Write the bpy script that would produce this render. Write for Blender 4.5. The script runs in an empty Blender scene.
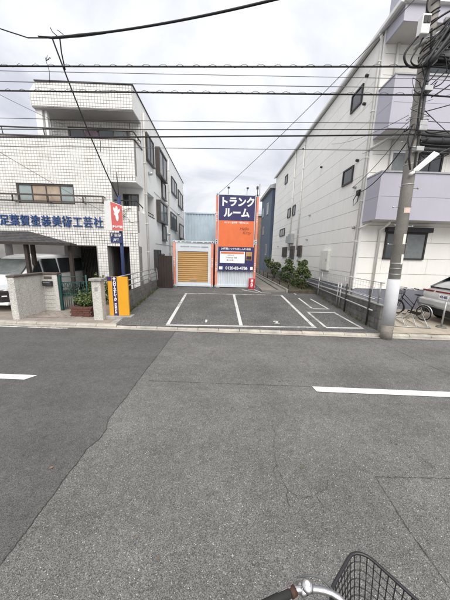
import bpy, bmesh, math, random
from mathutils import Vector, Matrix
R = math.radians
random.seed(7)
scn = bpy.context.scene
C = scn.collection

# ------------------------------------------------------------ camera
cam_d = bpy.data.cameras.new('camera'); cam = bpy.data.objects.new('camera', cam_d); C.objects.link(cam)
cam_d.sensor_fit = 'HORIZONTAL'; cam_d.sensor_width = 36.0; cam_d.lens = 18.56
cam_d.clip_start = 0.05; cam_d.clip_end = 2000
cam.matrix_world = Matrix.Translation((0, 0, 2.2)) @ Matrix.Rotation(R(-1.5), 4, 'Z') @ Matrix.Rotation(R(90-11.2), 4, 'X') @ Matrix.Rotation(R(1.4), 4, 'Z')
scn.camera = cam

# ------------------------------------------------------------ overcast sky
SUN_EL, SUN_AZ = 52.0, 178.0      # degrees; azimuth measured clockwise from +Y: behind the camera
w = bpy.data.worlds.new('World'); scn.world = w; w.use_nodes = True
nt = w.node_tree; nt.nodes.clear(); L = nt.links.new
def N(t, **k):
    n = nt.nodes.new(t)
    for a, b in k.items(): setattr(n, a, b)
    return n
out = N('ShaderNodeOutputWorld'); bg = N('ShaderNodeBackground'); L(bg.outputs[0], out.inputs[0])
sky = N('ShaderNodeTexSky', sky_type='NISHITA'); sky.sun_disc = False
sky.sun_elevation = R(SUN_EL); sky.sun_rotation = R(SUN_AZ); sky.air_density = 1.2; sky.dust_density = 4.0
tc = N('ShaderNodeTexCoord'); sep = N('ShaderNodeSeparateXYZ'); L(tc.outputs['Generated'], sep.inputs[0])
zz = N('ShaderNodeMath', operation='MAXIMUM'); L(sep.outputs[2], zz.inputs[0]); zz.inputs[1].default_value = 0.0
za = N('ShaderNodeMath', operation='ADD'); L(zz.outputs[0], za.inputs[0]); za.inputs[1].default_value = 0.22
dx = N('ShaderNodeMath', operation='DIVIDE'); L(sep.outputs[0], dx.inputs[0]); L(za.outputs[0], dx.inputs[1])
dy = N('ShaderNodeMath', operation='DIVIDE'); L(sep.outputs[1], dy.inputs[0]); L(za.outputs[0], dy.inputs[1])
cx = N('ShaderNodeCombineXYZ'); L(dx.outputs[0], cx.inputs[0]); L(dy.outputs[0], cx.inputs[1])
n1 = N('ShaderNodeTexNoise'); n1.inputs['Scale'].default_value = 1.25; n1.inputs['Detail'].default_value = 6; n1.inputs['Roughness'].default_value = 0.55; n1.inputs['Distortion'].default_value = 0.5
L(cx.outputs[0], n1.inputs['Vector'])
cr = N('ShaderNodeValToRGB'); L(n1.outputs[0], cr.inputs[0])
cr.color_ramp.elements[0].position = 0.36; cr.color_ramp.elements[0].color = (0.272, 0.278, 0.309, 1)
cr.color_ramp.elements[1].position = 0.56; cr.color_ramp.elements[1].color = (0.410, 0.414, 0.421, 1)
# the cloud deck thins towards the zenith as any overcast does
gm = N('ShaderNodeMath', operation='MULTIPLY_ADD'); L(zz.outputs[0], gm.inputs[0]); gm.inputs[1].default_value = 0.35; gm.inputs[2].default_value = 0.90
mul = N('ShaderNodeMix', data_type='RGBA', blend_type='MULTIPLY'); mul.inputs[0].default_value = 1.0
L(cr.outputs[0], mul.inputs[6]); L(gm.outputs[0], mul.inputs[7])
sk = N('ShaderNodeMix', data_type='RGBA', blend_type='MULTIPLY'); sk.inputs[0].default_value = 1.0
L(sky.outputs[0], sk.inputs[6]); sk.inputs[7].default_value = (0.1, 0.1, 0.1, 1)
mx = N('ShaderNodeMix', data_type='RGBA'); mx.inputs[0].default_value = 0.93
L(sk.outputs[2], mx.inputs[6]); L(mul.outputs[2], mx.inputs[7]); L(mx.outputs[2], bg.inputs[0])
bg.inputs[1].default_value = 1.0

sd = bpy.data.lights.new('sun', 'SUN'); sun = bpy.data.objects.new('sun', sd); C.objects.link(sun)
sd.energy = 1.5; sd.angle = R(62); sd.color = (1.0, 0.965, 0.91)
a, e = R(SUN_AZ), R(SUN_EL)
sdir = Vector((math.sin(a)*math.cos(e), math.cos(a)*math.cos(e), math.sin(e)))
sun.rotation_euler = sdir.to_track_quat('Z', 'Y').to_euler()

scn.view_settings.view_transform = 'Standard'; scn.view_settings.look = 'None'
scn.view_settings.gamma = 1.0; scn.view_settings.use_curve_mapping = False
scn.view_settings.exposure = 1.34

# ------------------------------------------------------------ helpers
class MB:
    def __init__(s): s.v = []; s.f = []; s.sm = []
    def add(s, vs, fs, smooth=False):
        b = len(s.v); s.v += [tuple(p) for p in vs]; s.f += [tuple(i+b for i in f) for f in fs]; s.sm += [smooth]*len(fs); return s
    def box(s, x0, x1, y0, y1, z0, z1):
        return s.add([(x0,y0,z0),(x1,y0,z0),(x1,y1,z0),(x0,y1,z0),(x0,y0,z1),(x1,y0,z1),(x1,y1,z1),(x0,y1,z1)],
                     [(3,2,1,0),(4,5,6,7),(0,1,5,4),(1,2,6,5),(2,3,7,6),(3,0,4,7)])
    def quad(s, *p): return s.add(p, [tuple(range(len(p)))])
    def prism(s, poly, a0, a1, axis='x'):
        # poly: 2D points; extruded along axis from a0 to a1
        def m(a, u, v): return {'x': (a,u,v), 'y': (u,a,v), 'z': (u,v,a)}[axis]
        n = len(poly)
        vs = [m(a0,*p) for p in poly] + [m(a1,*p) for p in poly]
        return s.add(vs, [tuple(range(n))[::-1], tuple(range(n,2*n))] + [(i,(i+1)%n,n+(i+1)%n,n+i) for i in range(n)])
    def tube(s, pts, r, n=8, closed=False, caps=True):
        P = [Vector(p) for p in pts]; m = len(P)
        if not isinstance(r, (list, tuple)): r = [r]*m
        T = []
        for i in range(m):
            if closed: t = P[(i+1)%m]-P[i-1]
            else: t = P[min(i+1,m-1)]-P[max(i-1,0)]
            T.append(t.normalized() if t.length > 1e-9 else Vector((0,0,1)))
        up = Vector((0,0,1)) if abs(T[0].z) < .9 else Vector((1,0,0))
        nrm = T[0].cross(up).normalized(); vs = []
        for i in range(m):
            if i: nrm = (T[i-1].rotation_difference(T[i]) @ nrm)
            nrm = (nrm - T[i]*nrm.dot(T[i])).normalized(); b = T[i].cross(nrm)
            for k in range(n):
                a = 2*math.pi*k/n; vs.append(P[i]+(nrm*math.cos(a)+b*math.sin(a))*r[i])
        fs = []
        for i in range(m if closed else m-1):
            j = (i+1) % m
            for k in range(n): fs.append((i*n+k, i*n+(k+1)%n, j*n+(k+1)%n, j*n+k))
        if caps and not closed: fs += [tuple(range(n))[::-1], tuple(range((m-1)*n, m*n))]
        return s.add(vs, fs, True)
    def cyl(s, p0, p1, r0, r1=None, n=16): return s.tube([p0,p1], [r0, r0 if r1 is None else r1], n)
    def sphere(s, c, r, n=12, m=8, sc=(1,1,1)):
        vs = []; fs = []
        for i in range(m+1):
            th = math.pi*i/m
            for k in range(n):
                ph = 2*math.pi*k/n
                vs.append((c[0]+r*sc[0]*math.sin(th)*math.cos(ph), c[1]+r*sc[1]*math.sin(th)*math.sin(ph), c[2]+r*sc[2]*math.cos(th)))
        for i in range(m):
            for k in range(n): fs.append((i*n+k, (i+1)*n+k, (i+1)*n+(k+1)%n, i*n+(k+1)%n))
        return s.add(vs, fs, True)
    def mesh(s, name):
        me = bpy.data.meshes.new(name); me.from_pydata(s.v, [], s.f); me.update()
        me.polygons.foreach_set('use_smooth', s.sm); return me
BASE = {}
def link(name, me, mat, parent=None, loc=None, bevel=0):
    o = bpy.data.objects.new(name, me); C.objects.link(o)
    if mat is not None and not me.materials: me.materials.append(mat)
    if parent is not None: o.parent = parent
    if loc is not None: o.location = loc
    if bevel:
        b = o.modifiers.new('bevel', 'BEVEL'); b.width = bevel; b.segments = 2; b.limit_method = 'ANGLE'
    return o
def part(name, mb, mat, parent=None, bevel=0, local=False):
    """mesh in world coordinates, stored relative to its thing's base"""
    if parent is not None and not local:
        b = BASE.get(parent.name, Vector((0,0,0)))
        mb.v = [(p[0]-b[0], p[1]-b[1], p[2]-b[2]) for p in mb.v]
    o = link(name, mb.mesh(name), mat, parent, bevel=bevel)
    if parent is not None: BASE[o.name] = BASE.get(parent.name, Vector((0,0,0)))
    return o
def tag(o, label, cat, group=None):
    o['label'] = label; o['category'] = cat
    if group: o['group'] = group
    return o
def thing(name, loc, label, cat, group=None, rz=0):
    o = bpy.data.objects.new(name, None); C.objects.link(o); o.location = loc; o.rotation_euler = (0,0,rz)
    o.empty_display_size = .2; BASE[o.name] = Vector(loc); return tag(o, label, cat, group)
def struct(name, mb, mat, bevel=0):
    o = part(name, mb, mat, bevel=bevel); o['kind'] = 'structure'; BASE[o.name] = Vector((0,0,0)); return o
def copy_tree(o, parent=None):
    c = o.copy(); C.objects.link(c); c.parent = parent
    for ch in o.children: copy_tree(ch, c)
    return c
def text(name, body, size, mat, parent, loc, rot=(R(90),0,0), ext=.002, bold=0.0, align='CENTER', sx=1.0, shear=0.0):
    cu = bpy.data.curves.new(name, 'FONT'); cu.body = body; cu.size = size; cu.extrude = ext; cu.offset = bold
    cu.align_x = align; cu.align_y = 'CENTER'; cu.shear = shear; cu.resolution_u = 4
    t = bpy.data.objects.new('tmp', cu); C.objects.link(t); bpy.context.view_layer.update()
    me = bpy.data.meshes.new_from_object(t.evaluated_get(bpy.context.evaluated_depsgraph_get())); me.name = name
    bpy.data.objects.remove(t); bpy.data.curves.remove(cu)
    me.materials.clear()
    o = link(name, me, mat, parent); b = BASE.get(parent.name, Vector((0,0,0)))
    o.location = Vector(loc)-b; o.rotation_euler = rot; o.scale = (sx,1,1); return o

# ------------------------------------------------------------ materials
def mat(name, col, rough=.7, var=.12, scale=3.0, bump=0.0, bscale=60.0, metal=0.0, spec=.35, island=0.0, hue=None, streak=0.0, dirt=(.25,.23,.2), coat=0.0, spots=0.0):
    m = bpy.data.materials.new(name); m.use_nodes = True; t = m.node_tree; ns = t.nodes; ln = t.links.new
    b = ns['Principled BSDF']; b.inputs['Roughness'].default_value = rough; b.inputs['Metallic'].default_value = metal
    b.inputs['Specular IOR Level'].default_value = spec; b.inputs['Coat Weight'].default_value = coat
    g = ns.new('ShaderNodeNewGeometry')
    n = ns.new('ShaderNodeTexNoise'); n.inputs['Scale'].default_value = scale; n.inputs['Detail'].default_value = 7; n.inputs['Roughness'].default_value = .62
    ln(g.outputs['Position'], n.inputs['Vector'])
    r = ns.new('ShaderNodeMapRange'); ln(n.outputs[0], r.inputs[0])
    r.inputs[1].default_value = .3; r.inputs[2].default_value = .7; r.inputs[3].default_value = 1-var; r.inputs[4].default_value = 1+var*.6
    mm = ns.new('ShaderNodeMix'); mm.data_type = 'RGBA'; mm.blend_type = 'MULTIPLY'; mm.inputs[0].default_value = 1
    mm.inputs[6].default_value = (*col,1); ln(r.outputs[0], mm.inputs[7]); last = mm.outputs[2]
    if island:
        ri = ns.new('ShaderNodeMapRange'); ln(g.outputs['Random Per Island'], ri.inputs[0]); ri.inputs[3].default_value = 1-island; ri.inputs[4].default_value = 1+island*.6
        mi = ns.new('ShaderNodeMix'); mi.data_type = 'RGBA'; mi.blend_type = 'MULTIPLY'; mi.inputs[0].default_value = 1; ln(last, mi.inputs[6]); ln(ri.outputs[0], mi.inputs[7]); last = mi.outputs[2]
        if hue:
            rh = ns.new('ShaderNodeMath'); rh.operation = 'MULTIPLY'; ln(g.outputs['Random Per Island'], rh.inputs[0]); rh.inputs[1].default_value = 7.31
            rf_ = ns.new('ShaderNodeMath'); rf_.operation = 'FRACT'; ln(rh.outputs[0], rf_.inputs[0])
            rg_ = ns.new('ShaderNodeMapRange'); ln(rf_.outputs[0], rg_.inputs[0]); rg_.inputs[1].default_value = .35; rg_.inputs[2].default_value = 1; rg_.inputs[4].default_value = .75
            mh = ns.new('ShaderNodeMix'); mh.data_type = 'RGBA'; ln(rg_.outputs[0], mh.inputs[0]); ln(last, mh.inputs[6]); mh.inputs[7].default_value = (*hue,1); last = mh.outputs[2]
    if streak:
        mp = ns.new('ShaderNodeMapping'); mp.inputs['Scale'].default_value = (5,5,.35); ln(g.outputs['Position'], mp.inputs[0])
        n2 = ns.new('ShaderNodeTexNoise'); n2.inputs['Scale'].default_value = 1.6; n2.inputs['Detail'].default_value = 5; ln(mp.outputs[0], n2.inputs['Vector'])
        r2 = ns.new('ShaderNodeMapRange'); ln(n2.outputs[0], r2.inputs[0]); r2.inputs[1].default_value = .5; r2.inputs[2].default_value = .78; r2.inputs[3].default_value = 0; r2.inputs[4].default_value = streak
        m2 = ns.new('ShaderNodeMix'); m2.data_type = 'RGBA'; ln(r2.outputs[0], m2.inputs[0]); ln(last, m2.inputs[6]); m2.inputs[7].default_value = (*dirt,1); last = m2.outputs[2]
    if spots:
        n3 = ns.new('ShaderNodeTexNoise'); n3.inputs['Scale'].default_value = 9; n3.inputs['Detail'].default_value = 8; n3.inputs['Roughness'].default_value = .7; ln(g.outputs['Position'], n3.inputs['Vector'])
        r3 = ns.new('ShaderNodeMapRange'); ln(n3.outputs[0], r3.inputs[0]); r3.inputs[1].default_value = .5; r3.inputs[2].default_value = .72; r3.inputs[3].default_value = 0; r3.inputs[4].default_value = spots
        m3 = ns.new('ShaderNodeMix'); m3.data_type = 'RGBA'; ln(r3.outputs[0], m3.inputs[0]); ln(last, m3.inputs[6]); m3.inputs[7].default_value = (*dirt,1); last = m3.outputs[2]
    ln(last, b.inputs['Base Color'])
    if bump:
        nb = ns.new('ShaderNodeTexNoise'); nb.inputs['Scale'].default_value = bscale; nb.inputs['Detail'].default_value = 4; ln(g.outputs['Position'], nb.inputs['Vector'])
        bp = ns.new('ShaderNodeBump'); bp.inputs['Strength'].default_value = bump; bp.inputs['Distance'].default_value = .02; ln(nb.outputs[0], bp.inputs['Height']); ln(bp.outputs[0], b.inputs['Normal'])
    return m
def asphalt(name, col, chip, chip_amt, vscale=75.0, stain=.2):
    m = bpy.data.materials.new(name); m.use_nodes = True; t = m.node_tree; ns = t.nodes; ln = t.links.new
    b = ns['Principled BSDF']; b.inputs['Roughness'].default_value = .88; b.inputs['Specular IOR Level'].default_value = .25
    g = ns.new('ShaderNodeNewGeometry')
    v = ns.new('ShaderNodeTexVoronoi'); v.inputs['Scale'].default_value = vscale; ln(g.outputs['Position'], v.inputs['Vector'])
    s = ns.new('ShaderNodeSeparateColor'); ln(v.outputs['Color'], s.inputs[0])
    r = ns.new('ShaderNodeValToRGB'); ln(s.outputs[0], r.inputs[0]); el = r.color_ramp.elements
    el[0].position = 0; el[0].color = tuple(c*.42 for c in col)+(1,)
    el[1].position = 1; el[1].color = tuple(chip)+(1,)
    q = el.new(.45); q.color = tuple(c*.95 for c in col)+(1,)
    q = el.new(1-chip_amt); q.color = tuple(c*1.6 for c in col)+(1,)
    n = ns.new('ShaderNodeTexNoise'); n.inputs['Scale'].default_value = .9; n.inputs['Detail'].default_value = 8; n.inputs['Roughness'].default_value = .65; ln(g.outputs['Position'], n.inputs['Vector'])
    mr = ns.new('ShaderNodeMapRange'); ln(n.outputs[0], mr.inputs[0]); mr.inputs[1].default_value = .3; mr.inputs[2].default_value = .7; mr.inputs[3].default_value = 1-stain; mr.inputs[4].default_value = 1+stain*.7
    # wheel paths polished along the road (long stains)
    mp = ns.new('ShaderNodeMapping'); mp.inputs['Rotation'].default_value = (0,0,R(3.2)); mp.inputs['Scale'].default_value = (.12,1.4,1); ln(g.outputs['Position'], mp.inputs[0])
    n2 = ns.new('ShaderNodeTexNoise'); n2.inputs['Scale'].default_value = 1.0; n2.inputs['Detail'].default_value = 3; ln(mp.outputs[0], n2.inputs['Vector'])
    mr2 = ns.new('ShaderNodeMapRange'); ln(n2.outputs[0], mr2.inputs[0]); mr2.inputs[1].default_value = .3; mr2.inputs[2].default_value = .7; mr2.inputs[3].default_value = .9; mr2.inputs[4].default_value = 1.1
    mu = ns.new('ShaderNodeMath'); mu.operation = 'MULTIPLY'; ln(mr.outputs[0], mu.inputs[0]); ln(mr2.outputs[0], mu.inputs[1])
    x = ns.new('ShaderNodeMix'); x.data_type = 'RGBA'; x.blend_type = 'MULTIPLY'; x.inputs[0].default_value = 1; ln(r.outputs[0], x.inputs[6]); ln(mu.outputs[0], x.inputs[7])
    n3 = ns.new('ShaderNodeTexNoise'); n3.inputs['Scale'].default_value = 3.1; n3.inputs['Detail'].default_value = 6; n3.inputs['Roughness'].default_value = .72; n3.inputs['Distortion'].default_value = .4; ln(g.outputs['Position'], n3.inputs['Vector'])
    r3 = ns.new('ShaderNodeMapRange'); ln(n3.outputs[0], r3.inputs[0]); r3.inputs[1].default_value = .60; r3.inputs[2].default_value = .76; r3.inputs[3].default_value = 1; r3.inputs[4].default_value = .62
    n4 = ns.new('ShaderNodeTexNoise'); n4.inputs['Scale'].default_value = 11; n4.inputs['Detail'].default_value = 4; ln(g.outputs['Position'], n4.inputs['Vector'])
    r4 = ns.new('ShaderNodeMapRange'); ln(n4.outputs[0], r4.inputs[0]); r4.inputs[1].default_value = .3; r4.inputs[2].default_value = .7; r4.inputs[3].default_value = .88; r4.inputs[4].default_value = 1.1
    m5 = ns.new('ShaderNodeMath'); m5.operation = 'MULTIPLY'; ln(r3.outputs[0], m5.inputs[0]); ln(r4.outputs[0], m5.inputs[1])
    x2 = ns.new('ShaderNodeMix'); x2.data_type = 'RGBA'; x2.blend_type = 'MULTIPLY'; x2.inputs[0].default_value = 1; ln(x.outputs[2], x2.inputs[6]); ln(m5.outputs[0], x2.inputs[7])
    ln(x2.outputs[2], b.inputs['Base Color'])
    bp = ns.new('ShaderNodeBump'); bp.inputs['Strength'].default_value = .55; bp.inputs['Distance'].default_value = .008; ln(v.outputs['Distance'], bp.inputs['Height']); ln(bp.outputs[0], b.inputs['Normal'])
    return m
def glass(name, col=(.035,.042,.045), rough=.06):
    m = mat(name, col, rough, .45, 1.1, .04, 2.5, spec=.9); return m
def rough_paint(name, col, wear, under):
    """road paint worn through to the asphalt in irregular specks"""
    m = bpy.data.materials.new(name); m.use_nodes = True; t = m.node_tree; ns = t.nodes; ln = t.links.new
    b = ns['Principled BSDF']; b.inputs['Roughness'].default_value = .7
    g = ns.new('ShaderNodeNewGeometry'); n = ns.new('ShaderNodeTexNoise'); n.inputs['Scale'].default_value = 34; n.inputs['Detail'].default_value = 9; n.inputs['Roughness'].default_value = .75; ln(g.outputs['Position'], n.inputs['Vector'])
    n2 = ns.new('ShaderNodeTexNoise'); n2.inputs['Scale'].default_value = 2.2; n2.inputs['Detail'].default_value = 3; ln(g.outputs['Position'], n2.inputs['Vector'])
    ad = ns.new('ShaderNodeMath'); ad.operation = 'ADD'; ln(n.outputs[0], ad.inputs[0]); ln(n2.outputs[0], ad.inputs[1])
    r = ns.new('ShaderNodeMapRange'); ln(ad.outputs[0], r.inputs[0]); r.inputs[1].default_value = 1.28-wear; r.inputs[2].default_value = 1.38-wear; r.inputs[3].default_value = 0; r.inputs[4].default_value = .85
    x = ns.new('ShaderNodeMix'); x.data_type = 'RGBA'; ln(r.outputs[0], x.inputs[0]); x.inputs[6].default_value = (*col,1); x.inputs[7].default_value = (*under,1)
    ln(x.outputs[2], b.inputs['Base Color']); return m

M = {}
M['asphalt_old'] = asphalt('asphalt_old', (.146,.143,.136), (.60,.59,.55), .02, 210, .24)
M['asphalt_new'] = asphalt('asphalt_new', (.106,.104,.101), (.22,.22,.21), .02, 260, .20)
M['asphalt_lot'] = asphalt('asphalt_lot', (.106,.105,.102), (.42,.42,.40), .04, 100, .28)
M['crack'] = mat('crack', (.052,.050,.048), .95, .3, 20)
M['ground'] = mat('ground', (.2,.19,.175), .95, .25, .6, .3, 12)
M['paint'] = rough_paint('paint', (.53,.525,.505), .24, (.20,.195,.185))
M['paint_worn'] = rough_paint('paint_worn', (.50,.49,.46), .27, (.15,.148,.14))
M['paint_road'] = rough_paint('paint_road', (.70,.695,.67), .16, (.2,.195,.185))
M['kerb'] = mat('kerb', (.40,.375,.33), .92, .3, 2.2, .35, 45, streak=.0, spots=.5, dirt=(.17,.15,.13))
M['concrete'] = mat('concrete', (.36,.35,.33), .92, .25, 2.5, .35, 40, streak=.5, dirt=(.14,.135,.125), spots=.35)
M['block'] = mat('block', (.175,.17,.16), .95, .35, 3.5, .5, 45, streak=.6, dirt=(.06,.06,.052), spots=.55)
M['pole'] = mat('pole', (.31,.293,.268), .9, .2, 2.2, .3, 55, streak=.5, dirt=(.15,.14,.125), spots=.3)
M['pole_base'] = mat('pole_base', (.22,.205,.18), .95, .35, 6, .4, 40, spots=.6, dirt=(.08,.075,.06))
M['pole_wrap'] = mat('pole_wrap', (.52,.53,.55), .9, .1, 3, .15, 120, streak=.25, dirt=(.35,.34,.32))
M['stucco'] = mat('stucco', (.86,.855,.84), .85, .05, 1.2, .12, 90, streak=.16, dirt=(.42,.40,.37))
M['tile'] = mat('tile', (.78,.765,.74), .35, .10, 1.1, spec=.5, island=.10, streak=.22, dirt=(.48,.46,.43))
M['grout'] = mat('grout', (.30,.295,.285), .95, .2, 3)
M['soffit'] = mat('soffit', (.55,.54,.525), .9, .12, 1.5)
M['dark_metal'] = mat('dark_metal', (.045,.042,.042), .45, .2, 5, metal=.3)
M['bronze'] = mat('bronze', (.10,.088,.08), .42, .2, 5, metal=.4)
M['alum'] = mat('alum', (.55,.56,.57), .38, .1, 5, metal=.8)
M['galv'] = mat('galv', (.42,.43,.43), .5, .22, 8, metal=.7)
M['white_paint'] = mat('white_paint', (.78,.78,.77), .5, .06, 3, spec=.4)
M['pipe_white'] = mat('pipe_white', (.74,.73,.70), .5, .08, 3, streak=.2)
M['glass'] = glass('glass'); M['glass_grey'] = glass('glass_grey', (.17,.19,.19), .12)
M['curtain'] = mat('curtain', (.40,.32,.25), .9, .25, 3)
M['panel_teal'] = mat('panel_teal', (.30,.36,.36), .5, .15, 2)
M['purple'] = mat('purple', (.24,.17,.21), .6, .4, 2)
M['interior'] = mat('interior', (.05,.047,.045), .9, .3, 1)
M['siding'] = mat('siding', (.84,.825,.79), .6, .04, .8, .06, 140, streak=.18, dirt=(.52,.50,.46))
M['joint'] = mat('joint', (.36,.35,.33), .9, .1, 2)
M['lavender'] = mat('lavender', (.455,.45,.52), .55, .05, 1, .06, 120, streak=.12, dirt=(.36,.35,.4))
M['plinth'] = mat('plinth', (.20,.205,.25), .8, .15, 2, .15, 60, streak=.3, dirt=(.12,.12,.13))
M['blue_wall'] = mat('blue_wall', (.085,.12,.17), .6, .12, 1, streak=.2, dirt=(.05,.07,.1))
M['brick_far'] = mat('brick_far', (.30,.185,.125), .9, .3, 3)
M['container'] = mat('container', (.58,.63,.67), .5, .10, 1.6, spec=.4, streak=.35, dirt=(.42,.43,.43))
M['container_back'] = mat('container_back', (.42,.50,.56), .5, .12, 1.6, streak=.3, dirt=(.3,.35,.38))
M['orange_post'] = mat('orange_post', (.72,.24,.16), .55, .15, 3, streak=.6, dirt=(.75,.45,.38))
M['sign_orange'] = mat('sign_orange', (.70,.16,.055), .5, .10, 2, streak=.25, dirt=(.62,.26,.15))
M['sign_navy'] = mat('sign_navy', (.036,.033,.115), .45, .12, 2, streak=.2, dirt=(.10,.10,.2))
M['sign_white'] = mat('sign_white', (.82,.82,.82), .45, .03, 2)
M['sign_amber'] = mat('sign_amber', (.70,.34,.025), .42, .06, 2, streak=.1, dirt=(.5,.28,.05))
M['sign_blue'] = mat('sign_blue', (.035,.05,.14), .45, .12, 2)
M['letter_blue'] = mat('letter_blue', (.03,.075,.21), .45, .15, 2)
M['red_face'] = mat('red_face', (.62,.13,.12), .4, .12, 3)
M['red_box'] = mat('red_box', (.42,.018,.03), .35, .15, 3, coat=.3)
M['script_brown'] = mat('script_brown', (.20,.045,.02), .5)
M['shutter'] = mat('shutter', (.47,.275,.11), .42, .12, 1.5, streak=.2, dirt=(.33,.19,.08))
M['brown_panel'] = mat('brown_panel', (.035,.024,.02), .6, .3, 3)
M['roof_dark'] = mat('roof_dark', (.068,.066,.068), .9, .3, 4, .4, 40)
M['wood_post'] = mat('wood_post', (.045,.036,.031), .7, .3, 6)
M['gate_stone'] = mat('gate_stone', (.58,.565,.53), .95, .30, 28, 1.0, 30, streak=.3, dirt=(.27,.255,.23), spots=.4)
M['coping'] = mat('coping', (.105,.085,.075), .8, .25, 6, .2, 40)
M['gate_green'] = mat('gate_green', (.022,.075,.065), .5, .25, 6, metal=.2)
M['planter'] = mat('planter', (.115,.052,.04), .9, .3, 8, .4, 50)
M['paver'] = mat('paver', (.27,.235,.205), .92, .25, 3, .3, 50)
M['paving_tan'] = mat('paving_tan', (.41,.36,.29), .92, .25, 2, .25, 50, spots=.35, dirt=(.22,.19,.15))
M['soil'] = mat('soil', (.10,.085,.065), .98, .4, 5, .6, 30)
M['path'] = mat('path', (.22,.205,.18), .95, .25, 2, .4, 30)
M['leaf'] = mat('leaf', (.045,.085,.026), .55, .4, 14, spec=.3, island=.5, hue=(.085,.10,.03))
M['leaf_light'] = mat('leaf_light', (.10,.15,.045), .55, .4, 14, spec=.3, island=.4, hue=(.16,.14,.05))
M['litter'] = mat('litter', (.16,.12,.075), .9, .3, 9, island=.6)
M['bark'] = mat('bark', (.10,.075,.055), .95, .3, 10)
M['car_white'] = mat('car_white', (.80,.80,.80), .22, .03, 1, spec=.5, coat=.6)
M['car_silver'] = mat('car_silver', (.60,.60,.60), .28, .04, 1, metal=.25, spec=.5, coat=.5)
M['car_black'] = mat('car_black', (.02,.02,.022), .4, .2, 4)
M['chrome'] = mat('chrome', (.62,.62,.63), .28, .15, 30, metal=1)
M['tail_red'] = mat('tail_red', (.20,.012,.018), .2, .1, 4, coat=.5)
M['lamp_glass'] = mat('lamp_glass', (.62,.65,.68), .1, .1, 4, spec=.8)
M['rubber'] = mat('rubber', (.02,.02,.02), .8, .3, 8)
M['bike_black'] = mat('bike_black', (.018,.018,.02), .35, .2, 6, spec=.5)
M['grip_brown'] = mat('grip_brown', (.06,.03,.022), .7, .3, 12)
M['cable'] = mat('cable', (.016,.016,.018), .6, .2, 4)
M['cable_grey'] = mat('cable_grey', (.10,.105,.11), .6, .2, 4)
M['box_black'] = mat('box_black', (.035,.036,.04), .55, .2, 4)
M['box_grey'] = mat('box_grey', (.40,.41,.42), .55, .15, 4, streak=.3)
M['mat_plate'] = mat('mat_plate', (.70,.69,.64), .6, .1, 8)
M['plate_pink'] = mat('plate_pink', (.68,.52,.46), .6, .1, 8)
M['led'] = mat('led', (.85,.85,.85), .3, .03, 3)
def zl(y): return .08+.072*(min(y,12.2)-6.58)      # the lot rises to the back

# ------------------------------------------------------------ setting: ground, road, kerb, lot
struct('ground', MB().quad((-400,-400,-.06),(400,-400,-.06),(400,700,-.06),(-400,700,-.06)), M['ground'])
TH = R(-3.2)
def rd(u, v, z=0):   # road frame: u along the road, v across it (v=0 at the far kerb foot)
    return (u*math.cos(TH)-v*math.sin(TH), 6.28+u*math.sin(TH)+v*math.cos(TH), z)
def rquad(mb, u0, u1, v0, v1, z):
    return mb.quad(rd(u0,v0,z), rd(u1,v0,z), rd(u1,v1,z), rd(u0,v1,z))
road = struct('road', rquad(MB(), -60, 60, -9.5, .10, 0), M['asphalt_old'])
# newer asphalt to the left of a ragged joint
mb = MB(); edge = []
rs = random.Random(3)
for i in range(61):
    v = -9.5+9.55*i/60
    edge.append((-1.235+rs.uniform(-.012,.012)+(.05 if 34 < i < 37 else 0), v))
pv = [rd(-60,.05,.006)] + [rd(-60,-9.5,.006)] + [rd(u,v,.006) for u, v in edge]
mb.add(pv, [tuple(range(len(pv)))])
patch = part('asphalt_patch', mb, M['asphalt_new'], road); patch['label'] = 'darker newer asphalt on the left half of the road'
def ribbon(pts, wd, z, jit=.0, seed=1):
    r_ = random.Random(seed); P = [Vector((p[0],p[1],0)) for p in pts]; Q = []
    for i in range(len(P)-1):
        n = max(2, int((P[i+1]-P[i]).length/.022))
        for k in range(n): Q.append(P[i].lerp(P[i+1], k/n))
    Q.append(P[-1]); vs = []; n = len(Q)
    for i, q in enumerate(Q):
        t = (Q[min(i+1,n-1)]-Q[max(i-1,0)]).normalized(); s = Vector((-t.y,t.x,0)); o = s*r_.uniform(-jit,jit)
        w_ = wd*r_.uniform(.25,1.25)*(1.4 if r_.random() < .08 else 1)
        vs += [q+o-s*w_/2+Vector((0,0,z)), q+o+s*w_/2+Vector((0,0,z))]
    return MB().add(vs, [(2*i,2*i+1,2*i+3,2*i+2) for i in range(n-1)])
for pts, wd, jit in [([rd(u,v) for u,v in edge[8:]], .008, .005),
        ([(.74,2.5),(.66,2.3),(.65,2.08),(.66,1.95),(.69,1.81),(.78,1.72),(.86,1.74),(.94,1.76),(1.05,1.8),(1.13,1.9)], .0045, .009),
        ([(.69,1.81),(.66,1.72),(.67,1.66)], .004, .008), ([(.65,2.08),(.60,2.0),(.61,1.9)], .003, .007), ([(.94,1.76),(.97,1.68),(.95,1.60)], .003, .007), ([(.74,2.5),(.72,2.62),(.76,2.75)], .003, .008),
        ([(-1.2,3.72),(.13,3.65),(1.67,3.58)], .0075, .004),
        ([(1.63,1.94),(2.4,1.92),(3.6,1.86)], .006, .004), ([(1.63,1.94),(1.60,1.5),(1.61,1.13),(1.58,.6)], .0065, .004),
        ([(4.0,6.05),(4.3,5.4),(4.51,4.04),(4.6,3.4)], .007, .006)]:
    part('crack', ribbon(pts, wd, .0075, jit, len(pts)), M['crack'], road)
for u0, u1, v, wd, sl_ in [(1.80,7.4,-2.68,.15,-.03), (-9.6,-3.16,-2.68,.15,.10), (12,18,-2.68,.15,0)]:
    part('lane_marking', MB().quad(rd(u0,v-wd/2,.011),rd(u1,v-wd/2,.011),rd(u1+sl_,v+wd/2,.011),rd(u0+min(sl_,0),v+wd/2,.011)), M['paint_road'], road)
part('edge_marking', rquad(MB(), -16, -4.3, -.13, -.03, .011), M['paint_worn'], road)

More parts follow.
